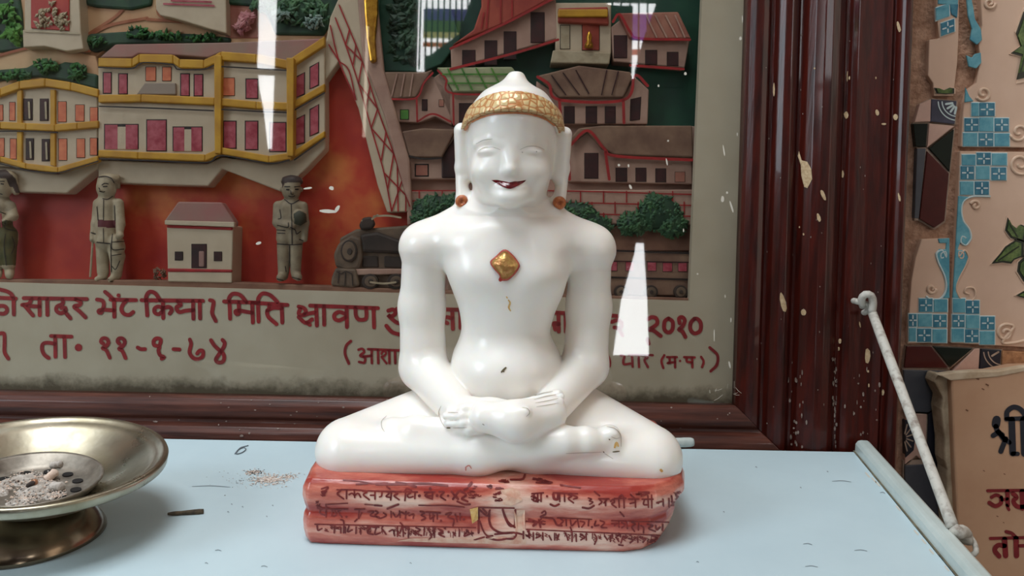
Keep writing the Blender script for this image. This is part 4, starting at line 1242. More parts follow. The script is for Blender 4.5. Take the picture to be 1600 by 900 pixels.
figure('figurine', 'standing boy figurine in buttoned jacket holding a dark round pot', [
    ('e', 455, 297, w0 + .004, 14.5, 17, 13, 0), ('e', 456, 283, w0 + .002, 17, 9.5, 13, 3), ('c', 456, 308, w0, 456, 318, w0, 8, 9, 4), ('e', 456, 301, w0 + .015, 2.4, 3, 3, 2),
    ('e', 440, 296, w0, 2.5, 4, 4, 1), ('e', 471, 296, w0, 2.5, 4, 4, 1),
    ('c', 448, 325, w0, 448, 352, w0, 14, 14, 5), ('c', 462, 325, w0, 461, 352, w0, 13, 14, 5), ('c', 447, 352, w0, 446, 372, w0, 14, 14, 4), ('c', 462, 352, w0, 462, 372, w0, 14, 13.5, 4),
    ('c', 435, 322, w0, 434, 348, w0 + .003, 8, 8, 4), ('c', 434, 348, w0 + .003, 452, 352, w0 + .012, 7, 5, 3), ('e', 456, 353, w0 + .014, 6, 5, 5, 2),
    ('c', 474, 322, w0, 477, 348, w0 + .002, 7, 6, 4), ('c', 477, 348, w0 + .002, 476, 374, w0 + .004, 6, 4.5, 3),
    ('e', 468, 340, w0 + .011, 11.5, 13, 11, 1.5),
    ('c', 444, 384, w0, 443, 424, w0, 11, 8.5, 2), ('c', 462, 384, w0, 462, 424, w0, 10.5, 8, 2), ('c', 442, 431, w0 + .001, 438, 434, w0 + .010, 8, 6, 2), ('c', 463, 430, w0 + .001, 466, 433, w0 + .010, 7.5, 6, 2)],
    (420, 268, 490, 444), [(1, Y((185, 130), (195, 80), (260, 62), (330, 76), (352, 130), (345, 160), (325, 120), (270, 118), (215, 122), (196, 160))), (2, Y((278, 350), (320, 325), (370, 350), (376, 410), (330, 440), (285, 425)))],
    [M_figdark, M_hair, mat('pot_green_paint', (58, 60, 46), None)],
    [[1.6, 0] + Y((214, 150), (250, 150)), [1.6, 0] + Y((285, 152), (322, 148)), [2.4, 0] + Y((228, 172), (244, 172)), [2.4, 0] + Y((292, 170), (310, 170)), [1.3, 0] + Y((242, 218), (266, 224), (286, 216)), [1.2, 0] + Y((258, 180), (262, 206), (274, 206)),
     [1.6, 0] + Y((212, 246), (262, 278), (318, 250)), [1.4, 0] + Y((262, 278), (268, 574)), [1.6, 0] + Y((156, 574), (268, 580), (346, 576)), [1.4, 0] + Y((178, 320), (186, 380), (166, 390)), [1.4, 0] + Y((160, 436), (236, 450), (240, 420)), [1.4, 0] + Y((156, 470), (216, 474)), [1.3, 0] + Y((162, 494), (214, 494)),
     [1.5, 0] + Y((256, 450), (290, 470), (300, 500), (330, 480)), [1.4, 0] + Y((320, 540), (350, 550)), [1.6, 0] + Y((250, 590), (252, 770)), [1.4, 0] + Y((216, 740), (222, 780)), [1.2, 0] + Y((150, 830), (220, 848)), [1.2, 0] + Y((270, 820), (330, 836))])

S6 = 4.5
def Xf(*pts): return [(x / S6, 250 + y / S6) for x, y in pts]


figure('figurine', 'dark-haired figurine in olive clothes cut off at the left edge', [
    ('e', 4, 292, w0 + .004, 14, 18, 13, 0), ('e', 8, 277, w0 + .002, 18, 12, 14, 3), ('c', 20, 282, w0, 25, 300, w0, 7, 5, 3), ('c', 4, 305, w0, 4, 314, w0, 8, 10, 4),
    ('c', 2, 325, w0, 2, 350, w0, 16, 15, 5), ('c', 16, 322, w0, 21, 338, w0 + .003, 8, 7, 4), ('c', 21, 338, w0 + .003, 8, 346, w0 + .013, 6, 5, 3),
    ('c', 2, 355, w0, 12, 372, w0, 14, 14, 4), ('c', 14, 365, w0, 14, 415, w0, 12, 9, 4), ('c', -2, 365, w0, -4, 415, w0, 12, 9, 4), ('c', 15, 424, w0, 15, 430, w0 + .006, 7, 6, 2), ('c', -4, 424, w0, -4, 430, w0 + .006, 7, 6, 2)],
    (-26, 262, 34, 444), [(1, Xf((-80, 60), (40, 65), (110, 130), (140, 230), (110, 230), (90, 190), (70, 190), (40, 130), (-80, 120))), (2, Xf((-80, 480), (40, 420), (130, 440), (120, 740), (-80, 740))), (3, Xf((-80, 250), (60, 260), (130, 250), (115, 330), (60, 360), (-80, 360)))],
    [M_stonefig, M_hair, M_olive, M_figdark],
    [[1.6, 0] + Xf((2, 150), (30, 150)), [2, 0] + Xf((8, 168), (24, 170)), [1.4, 0] + Xf((0, 236), (16, 240)), [1.5, 0] + Xf((40, 430), (36, 480), (110, 500)), [2.4, 2] + Xf((6, 380), (10, 470)), [1.4, 0] + Xf((40, 520), (30, 600), (46, 740)), [1.4, 0] + Xf((84, 540), (100, 600), (80, 660)), [1.4, 0] + Xf((0, 364), (40, 380))])

# ---- marks on the frame and the glass
pl_frame = None
mbv = []
for o in (R_right, R_bot):
    off = origin_of(o)
    mbv.append(([tuple(np.array(v.co) + off) for v in o.data.vertices], [tuple(p.vertices) for p in o.data.polygons]))


def surf_obj(k, off=.0009):
    t = BVHTree.FromPolygons(mbv[k][0], mbv[k][1])
    def place(px, py):
        d = ray(px, py); d = d / np.linalg.norm(d)
        hit = t.ray_cast(Vector(Cn), Vector(d))
        if hit[0] is None: return None
        n = np.array(hit[1]); n = -n if n @ d > 0 else n
        return np.array(hit[0]) + n * off
    return place


def blobs(name, par, place, lst, m, label=None):
    mb = MB()
    for poly in lst:
        r = [place(x, y) for x, y in poly]
        c = place(*np.mean(poly, 0))
        if c is None or any(q is None for q in r): continue
        n = len(poly)
        a = area2(poly)
        mb.add(r + [c], [((i + 1) % n, i, n) if a > 0 else (i, (i + 1) % n, n) for i in range(n)])
    return mb.build(name, m, par, label=label) if mb.v else None


def spot(x, y, rx, ry, tilt=0.0):
    n = 9
    return [(x + rx * math.cos(a) * math.cos(tilt) - ry * math.sin(a) * math.sin(tilt) + rng.uniform(-.15, .15) * rx, y + rx * math.cos(a) * math.sin(tilt) + ry * math.sin(a) * math.cos(tilt)) for a in np.arange(n) * math.tau / n]


PR = surf_obj(0)
big = [(1248, 236), (1252, 250), (1262, 253), (1268, 264), (1269, 280), (1262, 294), (1257, 292), (1253, 275), (1252, 258), (1246, 244)]
for _c in [big, spot(1286, 305, 3, 9, -.4), spot(1279, 340, 2.5, 7, -.25), spot(1316, 272, 2.2, 6), spot(1324, 120, 1.6, 9), spot(1322, 180, 4, 6), spot(1370, 176, 3, 5, -.3), spot(1400, 183, 3.5, 5), spot(1405, 42, 2.5, 9, -.2), spot(1381, 194, 4, 1.6),
      spot(1223, 472, 4, 16, -.2), spot(1256, 488, 4, 5), spot(1355, 556, 4.5, 12), spot(1380, 613, 2.5, 5), spot(1405, 308, 1.5, 7, -.15), spot(1210, 140, 1.5, 11), spot(1328, 122, 1.2, 3), spot(1273, 107, 1.2, 1.5), spot(1368, 122, 1, 2), spot(1256, 366, 1.3, 2), spot(1250, 355, 1.2, 1.5),
      spot(1313, 533, 2.5, 4), spot(1311, 545, 2, 3), spot(1343, 507, 1.2, 5, -.2), spot(1356, 580, 1.5, 2), spot(1357, 602, 1.2, 3)]:
    blobs('paint_chip', R_right, PR, [_c], M_chip)
M_scuff = mat('pale_scuffs', (150, 136, 126), (96, 78, 70), 260, .8)
sc = []
for i in range(70):
    y = rng.uniform(560, 700); x = rng.choice([1305 + rng.gauss(0, 3), 1305 + rng.gauss(0, 3), 1345 + rng.gauss(0, 14), 1246 + rng.gauss(0, 7)])
    sc.append(spot(x, y, rng.uniform(.6, 1.8), rng.uniform(1, 4.5)))
for i in range(40):
    sc.append(spot(rng.uniform(1180, 1400), rng.uniform(0, 690), .7, rng.uniform(.8, 1.8)))
props(blobs('pale_scuff', R_right, PR, sc, M_scuff), kind='stuff')
PBt = surf_obj(1)
props(blobs('pale_scuff', R_bot, PBt, [spot(rng.uniform(200, 1140), rng.uniform(612, 685), rng.uniform(.8, 2), rng.uniform(.6, 1.2)) for i in range(60)] + [spot(236, 598.5, 5, 1.3), spot(243, 659, 4, 2), spot(378, 681, 3, 2), spot(390, 677, 2, 1.3)], M_scuff), kind='stuff')
gs = [spot(1131, 235, 1.2, 9, -.15), spot(1143, 323, 1.5, 10, -.3), spot(1129, 311, 2.5, 5), spot(1136, 301, 1.5, 2), spot(1042, 253, 1.2, 6, -.2), spot(985, 292, 2, 4, -.4), spot(1071, 115, 2.2, 2.5), spot(1029, 134, 1.5, 2), spot(1116, 524, 1, 10), spot(1133, 463, 1, 3), spot(1157, 382, 1.5, 2), spot(1140, 570, 1.5, 6, -.2),
      spot(1068, 360, 1, 3), spot(1090, 428, 1.5, 1.5), spot(967, 258, 2, 2), spot(982, 259, 1.5, 2.5), spot(1044, 220, 1.5, 1.5), spot(1152, 210, 1, 3), spot(1157, 60, 2, 3), spot(1160, 30, 1, 6), spot(1142, 500, 1, 4), spot(518, 294, 4, 3, .5), spot(481, 294, 7, 1.6, -.15), spot(527, 326, 3, 6, .6), spot(512, 330, 14, 3, .05), spot(404, 380, 5, 2.2, -.3)]
props(blobs('paint_spatter', [o for o in FR.children if o.name.startswith('glass_pane')][0], on_panel(.0008), gs, M_spat), kind='stuff')

# dusty cobweb in the lower right corner of the frame
mb = MB()
for i in range(9):
    px, py = 1150 - 60 * rng.random() ** 2, 612 + rng.uniform(-8, 6)
    p, q = at_w(px, py, .006), at_w(px + rng.uniform(-16, 10), py + rng.uniform(-14, 14), .012)
    mb.tube([p, (p + q) / 2 - PU * .001, q], .0002, n=5)
props(mb.build('cobweb', M_spat, FR), kind='stuff')
props(blobs('pale_scuff', R_bot, PBt, [spot(1150 - 110 * rng.random() ** 2, 614 + rng.gauss(0, 3), rng.uniform(1, 4), rng.uniform(.5, 1.3)) for i in range(40)], M_scuff), kind='stuff')
# ------------------------------------------------------------------ pale blue shelf with its raised side rail, stay rod
M_shelf = mat('pale_blue_paint', (196, 216, 222), (186, 206, 213), 5, 0.42, coat=0.25, coat_r=0.25, lo=0.3, hi=0.7, bump=0.0004, bscale=30, rough2=.5)
M_railp = mat('grey_white_paint', (196, 206, 202), (178, 190, 186), 14, 0.35, coat=.3, bump=.0004, bscale=60)
M_rod = mat('flaking_white_paint', (190, 186, 176), (120, 104, 92), 90, 0.6, lo=.5, hi=.75, bump=.0006, bscale=200)
SHELF = empty('shelf', (-.1, .70, -.03), 'pale blue painted shelf in front of the framed relief', 'shelf')
eA, eB = at_z(1331, 703, 0), at_z(1492, 899, 0)
dirE = (eB - eA) / np.linalg.norm(eB - eA)
far = eA + dirE * 0.0
near = eA + dirE * .52
FRY = .975 - .0395
far = eA + dirE * ((FRY - eA[1]) / dirE[1])
top = [(-1.0, FRY), (far[0] + .001, FRY), (near[0], near[1]), (-1.0, near[1])]
MB().prism([np.array([x, y, 0]) for x, y in top], [np.array([x, y, -.026]) for x, y in top]).build('shelf_board', M_shelf, SHELF, bevel=.001)
side = np.array([-dirE[1], dirE[0], 0]); side = side if side[0] > 0 else -side
r0 = at_z(1333, 703, 0) + dirE * 0.004
W_, H_ = .0185, .0155
sec = [(0.0005, -.026), (0.0005, .010), (.003, .0145), (.007, H_), (.014, H_), (.0178, .0135), (W_, .010), (W_, -.026)]
mb = MB()
n = len(sec)
A = [r0 + side * s + np.array([0, 0, z]) for s, z in sec]
B = [r0 + dirE * .52 + side * s + np.array([0, 0, z]) for s, z in sec]
mb.add(A + B, [[i, (i + 1) % n, n + (i + 1) % n, n + i] for i in range(n)] + [list(range(n - 1, -1, -1)), list(range(n, 2 * n))])
RAIL = mb.build('edge_rail', M_railp, SHELF, bevel=.0022, seg=3, label='raised grey-white rail along the right edge')
# dark seam along the joint of rail and board
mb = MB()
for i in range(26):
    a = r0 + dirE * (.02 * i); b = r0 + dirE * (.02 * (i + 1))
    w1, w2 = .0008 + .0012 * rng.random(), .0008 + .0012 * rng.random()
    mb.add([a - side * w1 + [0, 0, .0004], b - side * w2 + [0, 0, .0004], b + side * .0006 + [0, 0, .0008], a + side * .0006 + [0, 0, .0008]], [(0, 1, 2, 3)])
mb.build('dark_seam', M_seam, SHELF)
# fine scratches and flecks in the paint
mb = MB()
fl = on = lambda x, y: at_z(x, y, .0003)
for x, y, l in ((1255, 850, 14), (1258, 885, 20), (1300, 752, 30), (1250, 762, 2), (1335, 860, 20), (1375, 770, 8), (1180, 730, 3), (355, 800, 3), (361, 788, 2), (378, 792, 2), (425, 790, 2), (416, 807, 1.5), (336, 860, 10), (320, 880, 5), (408, 885, 10), (300, 760, 60), (1292, 737, 2), (1088, 878, 4), (1130, 800, 2), (640, 880, 3)):
    mb.ribbon([(x, y), (x + l * .5, y - 1), (x + l, y + 1)], 1.2, fl, taper=True)
props(mb.build('paint_scratch', mat('scratch_grey', (128, 140, 146), None, rough=.8), SHELF), kind='stuff')
mb = MB()
for x, y in ((1352, 738), (1362, 746), (1368, 752), (1400, 790), (1428, 828), (1440, 842), (1452, 858), (1476, 884)):
    mb.ribbon([(x, y), (x + 7, y + 8)], 2.6, fl, taper=True)
mb.build('worn_edge', M_spat, SHELF)

# stay rod hooked between the frame and the shelf rail
e_top = PR(1350, 471)
hook_c = at_w(1356, 474, .052)
low = at_z(1498, 832, .006)
low = low + np.array([.004, 0, 0])
eye = MB()
ep = at_w(1346, 470, .036)
pts = [ep - PN * .004, at_w(1336, 470, .048), at_w(1347, 472, .054), at_w(1353, 481, .050), at_w(1349, 487, .042)]
eye.tube(smooth_line([at_w(1334, 470, .036), at_w(1335, 470, .046), at_w(1343, 472, .052), at_w(1353, 475, .052), at_w(1357, 482, .048), at_w(1352, 488, .040), at_w(1350, 488, .034)], .003), .0037, n=10)
eye.build('screw_eye', M_rod, R_right, smooth=True, label='white painted screw eye')
ROD = empty('stay_rod', tuple(low), 'thin white flaking metal stay rod slanting from the frame to the shelf rail', 'rod')
tp = at_w(1363, 489, .056)
mb = MB()
bot = at_z(1489, 824, .018)
hk = smooth_line([at_w(1349, 479, .050), at_w(1346, 468, .055), at_w(1352, 460, .060), at_w(1361, 462, .061), at_w(1364, 473, .059), at_w(1362, 489, .057)], .004)
mb.tube(hk, .0047, n=12)
mb.build('upper_hook', M_rod, ROD, smooth=True)
mb = MB()
mb.tube([tp + (bot - tp) * t for t in np.linspace(0, 1, 14)], [.0053 + .0003 * math.sin(7 * t) for t in np.linspace(0, 1, 14)], n=12)
mb.build('rod', M_rod, ROD, smooth=True)
mb = MB()
q = [bot, bot + np.array([.004, -.004, -.004]), at_z(1503, 829, .013), at_z(1510, 836, .006), at_z(1509, 848, .000)]
mb.tube(smooth_line(q, .003), .0056, n=12)
mb.build('lower_hook', M_rod, ROD, smooth=True)
mb = MB()
q = [at_z(1500, 836, -.004), at_z(1512, 836, .000), at_z(1522, 848, -.001), at_z(1525, 862, -.006), at_z(1518, 868, -.010)]
mb.tube(smooth_line(q, .003), .0026, n=10)
mb.build('rail_eye', M_rod, SHELF, smooth=True, label='rusty eye on the rail that takes the rod')

# ------------------------------------------------------------------ hand-lettered sign on the tiled wall
M_sign = mat('tan_sign_paint', (208, 168, 136), (190, 146, 114), 8, 0.6, lo=0.3, hi=0.8, c3=(200, 158, 126))
M_signe = mat('worn_sign_edge', (200, 182, 154), (160, 138, 112), 40, 0.85, bump=.0012, bscale=90)
M_ink = mat('black_lettering', (34, 36, 46), None, rough=.55)
M_sred = mat('sign_red_lettering', (140, 34, 40), (120, 28, 34), 60, 0.6)
SY = 1.075
sg0 = at_y(1480, 900, SY)
SIGN = empty('lettered_sign', (sg0[0] + .1, WALL_Y - .01, -.36), 'tan hand-lettered sign board with a frayed edge mounted on the tiles', 'sign')
mb = MB()
face = [(1486, 592), (1520, 588), (1560, 586), (1600, 578), (1760, 574), (1775, 1000), (1503, 1000), (1496, 820), (1490, 700)]
mb.wslab(face, SY, WALL_Y - .009 - SY)
mb.build('sign_panel', M_sign, SIGN, bevel=.003)
mb = MB()
edge = [(1487, 590), (1466, 586), (1461, 598), (1468, 612), (1474, 622), (1471, 640), (1477, 690), (1477, 720), (1481, 735), (1480, 780), (1484, 830), (1492, 1000), (1503, 1000), (1496, 820), (1490, 700)]
mb.wslab(edge, SY + .010, WALL_Y - .009 - SY - .010)
mb.build('worn_edge_strip', M_signe, SIGN, bevel=.003, label='frayed greyish left edge')
mb = MB()
mb.wslab([(1466, 586), (1490, 582), (1520, 580), (1560, 580), (1600, 573), (1760, 569), (1760, 577), (1600, 581), (1560, 589), (1486, 595)], SY - .0015, .012)
mb.build('pale_top_edge', mat('pale_sign_edge', (214, 196, 170), (186, 160, 130), 30, .8), SIGN, bevel=.0015)
S7 = 2.345


def sign(groups, m, name, w=4.2):
    for part in ([g for g in groups if max(p[1] for p in g if not isinstance(p, (int, float))) < 680], [g for g in groups if max(p[1] for p in g if not isinstance(p, (int, float))) >= 680]):
        if not part: continue
        mb = MB()
        for g in part:
            ww = w
            if isinstance(g[0], (int, float)): ww, g = g[0], g[1:]
            mb.ribbon([(1400 + x / S7, 516 + y / S7) for x, y in g], ww, wal(SY - .0008), step=1.5)
        mb.build(name, m, SIGN)


sign([[13, (369, 328), (366, 346)], [8, (366, 352), (374, 372), (390, 384)], [8, (356, 386), (376, 374)], [8, (376, 372), (398, 402)], [8, (402, 398), (384, 444)], [7, (392, 392), (416, 412)], [10.5, (424, 328), (428, 450)], [7, (404, 326), (480, 322)], [7, (428, 452), (446, 453)],
      [8, (406, 322), (408, 298), (430, 282), (456, 290), (478, 318)], [10, (466, 328), (470, 452)]], M_ink, 'black_lettering')
sign([[5, (336, 588), (540, 586)], [7, (408, 590), (410, 640)], [4.5, (406, 640), (414, 658)], [5.5, (350, 612), (368, 604), (386, 612)], [6.5, (386, 614), (384, 634), (364, 644), (342, 632)], [5, (388, 622), (408, 618)],
      [7, (428, 598), (442, 612), (430, 626), (446, 646), (480, 646)], [8, (462, 590), (464, 652)], [8, (520, 590), (522, 652)],
      [5, (346, 763), (540, 758)], [8.5, (398, 766), (402, 826)], [7.5, (398, 790), (374, 788), (362, 806), (378, 828)], [8.5, (440, 762), (442, 826)], [5.5, (404, 738), (424, 744), (440, 760)], [5.5, (454, 790), (500, 789)]], M_sred, 'red_lettering')
mb = MB()
for x, y, r in ((1524, 590, 3), (1534, 607, 2), (1540, 600, 2.5), (1536, 735, 1.5), (1568, 740, 1.5), (1557, 806, 1.5), (1567, 816, 1.2), (1509, 640, 2), (1515, 830, 2)):
    mb.ribbon([(x, y), (x + r * 2, y + r)], r, wal(SY - .0007), taper=True)
props(mb.build('rust_stain', mat('rust_stain', (126, 84, 60), None, rough=.9), SIGN), kind='stuff')

# ------------------------------------------------------------------ brass incense dish
M_brass = mat('tarnished_brass', (174, 167, 150), (136, 128, 104), 22, 0.27, metal=1.0, lo=.35, hi=.75, bump=.0003, bscale=60, rough2=.46)
M_brassd = mat('dark_brass', (140, 124, 104), (100, 86, 70), 16, 0.10, metal=1.0, lo=.3, hi=.75, rough2=.3)
M_tin = mat('ash_dusted_brass', (160, 152, 140), (112, 104, 94), 60, 0.42, metal=.7, lo=.35, hi=.7)
M_hole = mat('dark_hole', (22, 18, 16), None, rough=.9)
DISH = empty('incense_dish', (-.4386, .6655, 0), 'brass pedestal incense dish with a perforated ash tray inside', 'dish')
c0 = np.array([-.4386, .6655, 0.0])
MB().lathe([(.0001, .0015), (.056, .0015), (.061, .0), (.0632, .0012), (.0630, .004), (.0605, .009), (.056, .016), (.050, .0225), (.044, .0275), (.038, .031), (.034, .034), (.033, .038), (.0001, .038)], c0, 96).build('foot', M_brassd, DISH, smooth=True, label='flared dark brass foot')
tx, ty = -.0837, .0366
nz = np.array([-tx, -ty, 1.0]); nz /= np.linalg.norm(nz)
ex = np.array([1, 0, tx]); ex /= np.linalg.norm(ex)
ey = np.cross(nz, ex)
MT = np.stack([ex, ey, nz], 1)
cr = np.array([-.4276, .6755, .073])
RR = .1047
prof = [(.0001, -.036), (.030, -.0355), (.046, -.033), (.060, -.027), (.074, -.018), (.088, -.008), (.0945, -.0032), (.0965, -.0034), (.0985, -.0008), (RR - .003, .0006), (RR, 0), (RR + .0008, -.002), (RR, -.0085), (RR - .003, -.0105), (RR - .006, -.0098), (.090, -.0125), (.076, -.0225), (.062, -.032), (.047, -.039), (.030, -.0415), (.0001, -.042)]
MB().lathe(prof[::-1], cr, 128, M=MT).build('bowl', M_brass, DISH, smooth=True, label='wide shallow tilted brass bowl')
ci = np.array([-.436, .671, .055]); Ri = .0586
tray = [(.0001, -.0125), (.043, -.0120), (.048, -.0090), (.055, -.001), (Ri - .001, .0006), (Ri, -.0006), (Ri - .001, -.0025), (.052, -.010), (.045, -.0145), (.0001, -.015)]
TRAY = MB().lathe(tray[::-1], ci, 96, M=MT).build('ash_tray', M_tin, DISH, smooth=True, label='perforated ash tray set inside the bowl')


def tray_pt(r, a, z=-.0118): return ci + MT @ np.array([r * math.cos(a), r * math.sin(a), z])


for k in range(12):
    a = math.tau * k / 12 - .35
    c_ = tray_pt(.037, a)
    u1, u2 = MT[:, 0], MT[:, 1]
    rim = [c_ + nz * .0009 + (u1 * math.cos(b) + u2 * math.sin(b)) * .0046 for b in np.arange(20) * math.tau / 20]
    MB().prism(rim, [p - nz * .0012 for p in rim]).build('hole', M_hole, TRAY)

M_ash = mat('grey_ash', (198, 190, 182), (156, 146, 136), 160, 0.95, bump=.001, bscale=400)
M_ashp = mat('pinkish_ash', (220, 200, 184), (196, 170, 152), 160, 0.95)
M_char = mat('charred_bit', (66, 52, 46), (40, 32, 30), 120, .9)


def grit(mb, c, r, n, s0, s1, flat=.4, mis=(0,), up=None, M=None, on=None):
    for i in range(n):
        a, q = rng.random() * math.tau, abs(rng.gauss(0, .5)) * r
        p = np.array([q * math.cos(a), q * math.sin(a) * .8, 0])
        p = (M @ p if M is not None else p) + c
        if M is not None and np.linalg.norm(p - ci - nz * ((p - ci) @ nz)) > .042: continue
        s = rng.uniform(s0, s1)
        ups = (nz if M is not None else np.array([0, 0, 1.0]))
        p = p + ups * s * rng.uniform(.2, .9)
        ang = rng.random() * math.tau
        d1 = np.array([math.cos(ang), math.sin(ang), 0]) * s * rng.uniform(1, 1.8); d2 = np.array([-math.sin(ang), math.cos(ang), 0]) * s
        d3 = ups * s * flat * rng.uniform(.8, 1.6)
        mb.add([p - d1, p + d2, p + d1, p - d2, p + d3, p - d3], [(4, 0, 3), (4, 3, 2), (4, 2, 1), (4, 1, 0), (5, 3, 0), (5, 2, 3), (5, 1, 2), (5, 0, 1)], rng.choice(mis))


mb = MB()
for (r, a, rad, hh) in ((.006, 1.0, .019, .0030), (.024, 2.4, .017, .0045), (.021, -1.3, .015, .0025), (.026, -.3, .010, .0025), (.028, 3.4, .015, .004)):
    # low uneven heap
    c_ = tray_pt(r, a, -.0122)
    ph = [rng.random() * 6.28 for _ in range(4)]
    vs, fs = [c_ + nz * hh], []
    for i in range(1, 7):
        for k in range(22):
            b = math.tau * k / 22
            q = i / 6 * rad * (1 + .22 * math.sin(2 * b + ph[0]) + .14 * math.sin(5 * b + ph[1]))
            hgt = hh * (1 - (i / 6) ** 1.5) + rng.uniform(-.0004, .0005)
            vs.append(c_ + MT @ np.array([q * math.cos(b), q * math.sin(b) * .8, hgt if i < 6 else -.0006]))
    for k in range(22): fs.append([0, 1 + k, 1 + (k + 1) % 22])
    for i in range(5):
        for k in range(22): fs.append([1 + i * 22 + k, 1 + (i + 1) * 22 + k, 1 + (i + 1) * 22 + (k + 1) % 22, 1 + i * 22 + (k + 1) % 22])
    mb.add(vs, fs, rng.choice((0, 1, 0)))
    grit(mb, c_ + nz * hh * .5, rad * 1.1, 260, .0004, .0011, .7, (0, 0, 0, 1, 1, 1, 2), M=MT)
ash = mb.build('incense_ash', [M_ash, M_ashp, M_char], None, loc=tray_pt(0, 0))
props(ash, 'pale incense ash heaped in the perforated tray of the dish', 'ash', kind='stuff')


def chunk(px, py, length, r, ang, m, label, name='burnt_cone_stub', tilt=.25):
    base = None
    d = ray(px, py)
    t = ((tray_pt(0, 0, -.0085) - Cn) @ nz) / (d @ nz)
    c_ = Cn + d * t
    ax = MT @ np.array([math.cos(ang), math.sin(ang), tilt]); ax /= np.linalg.norm(ax)
    pts = [c_ + ax * length * (t_ - .5) for t_ in np.linspace(0, 1, 9)]
    o = MB().tube(pts, [r * (.55 if i in (0, 8) else 1) * rng.uniform(.9, 1.1) for i in range(9)], n=12).build(name, m, None, smooth=True, loc=c_)
    props(o, label, 'stub', 'burnt stubs in the ash tray' if name == 'burnt_cone_stub' else None)
    return o


chunk(80, 743, .0125, .0040, 1.1, M_ashp, 'pale pinkish burnt stub propped up in the middle of the ash tray', tilt=.5)
chunk(88, 726, .0115, .0036, .1, M_ash, 'grey rounded stub lying at the back of the ash tray beside a hole')
chunk(30, 724, .016, .0040, 2.5, M_ashp, 'longest pinkish stub lying at the back of the ash tray')
chunk(90, 760, .014, .0042, -.3, M_ash, 'grey stub half sunk in ash near the front holes of the tray')
o = chunk(54, 754, .005, .0032, .3, mat('copper_bead', (190, 130, 90), (120, 80, 60), 200, .35), 'small coppery round bead among the ash', 'copper_bead')
o['category'] = 'bead'
chunk(48, 757, .008, .0022, 1.2, M_char, 'charred black sliver beside the coppery bead')

# ------------------------------------------------------------------ small litter on the shelf
mb = MB()
a, b = at_z(262, 803, .0022), at_z(318, 799, .0022)
mb.tube([a + (b - a) * t for t in np.linspace(0, 1, 9)], [.0012, .0019, .0021, .0019, .0022, .0024, .0026, .0027, .0024], n=9)
o = mb.build('incense_stick_stub', mat('burnt_stick', (96, 82, 62), (60, 52, 42), 200, .85), None, smooth=True, loc=(a + b) / 2)
props(o, 'short brown burnt incense stub lying alone on the shelf beside the dish', 'incense stub')
mb = MB()
pl = lambda x, y: at_z(x, y, 0)
grit(mb, at_z(420, 750, 0), .024, 700, .0004, .0012, .35, (0, 0, 0, 1))
grit(mb, at_z(396, 738, 0), .014, 220, .0003, .0011, .35, (1, 0, 2))
grit(mb, at_z(450, 745, 0), .014, 160, .0003, .001, .35, (0, 1))
grit(mb, at_z(375, 752, 0), .05, 60, .0002, .0006, .35, (1, 2))
o = mb.build('spilled_ash', [mat('pale_spilled_ash', (222, 214, 206), (206, 194, 184), 200, .95), mat('brown_crumbs', (176, 156, 142), None, rough=.95), M_char], None, loc=at_z(420, 750, 0))
props(o, 'scattering of pale ash and brown crumbs on the shelf between dish and statue', 'spilled ash', kind='stuff')
mb = MB()
mb.tube([at_z(x, y, .0009) for x, y in smooth_line([(367, 709), (372, 703), (380, 699), (384, 702), (378, 707), (369, 709), (375, 700), (388, 696)], 1.5)], .0006, n=6)
o = mb.build('thread_curl', mat('grey_thread', (104, 112, 118), None, rough=.9), None, smooth=True, loc=at_z(377, 703, 0))
props(o, 'small looped grey thread lying near the back edge of the shelf', 'thread')
a, b = at_z(1052, 692, .0065), at_z(1083, 691, .0065)
mb = MB()
mb.tube([a + (b - a) * t for t in np.linspace(0, 1, 9)], [.0050, .0062, .0063, .0062, .0063, .0063, .0062, .0060, .0050], n=14)
o = mb.build('chalk_stub', mat('dusty_chalk', (196, 204, 200), (170, 180, 178), 60, .9), None, smooth=True, loc=(a + b) / 2)
props(o, 'white chalky cylinder stub lying against the frame behind the statue knee', 'chalk')
# ------------------------------------------------------------------ the marble statue
M_marble = mat('white_marble', (245, 240, 233), (239, 232, 223), 7, 0.34, coat=0.18, coat_r=0.06, sss=0.5, lo=0.35, hi=0.75)
M_redped = mat('worn_red_paint_on_marble', (158, 52, 42), (232, 190, 170), 24, 0.34, coat=0.4, lo=0.34, hi=0.66, c3=(204, 116, 96), stretch=(.5, 1, 2.2), detail=8, bump=.0006, bscale=140)
_nt = M_redped.node_tree                       # paint rubbed off along the crests of the two rolls and down the bare middle
_tc = _nt.nodes.new('ShaderNodeTexCoord'); _sx = _nt.nodes.new('ShaderNodeSeparateXYZ')
_nt.links.new(_tc.outputs['Object'], _sx.inputs[0])
def _math(op, a, b=None, c=None):
    n = _nt.nodes.new('ShaderNodeMath'); n.operation = op
    for i, v in enumerate((a, b, c)):
        if v is None: continue
        if isinstance(v, (int, float)): n.inputs[i].default_value = v
        else: _nt.links.new(v, n.inputs[i])
    return n.outputs[0]
_crest = _math('COSINE', _math('MULTIPLY', _math('SUBTRACT', _sx.outputs['Z'], .0455), 2 * math.pi / .030))
_mid = _math('MULTIPLY', _math('EXPONENT', _math('MULTIPLY', _math('POWER', _math('SUBTRACT', _sx.outputs['X'], .004), 2.0), -2600.0)), .16)
_nz = [n for n in _nt.nodes if n.type == 'TEX_NOISE' and n.outputs['Fac'].links and n.outputs['Fac'].links[0].to_node.type == 'VALTORGB'][0]
_rp = [n for n in _nt.nodes if n.type == 'VALTORGB'][0]
_nt.links.new(_math('ADD', _math('MULTIPLY_ADD', _crest, .11, _nz.outputs['Fac']), _mid), _rp.inputs['Fac'])
M_lip = mat('dark_red_lip_paint', (112, 14, 24), (76, 10, 18), 300, 0.22, coat=.6)
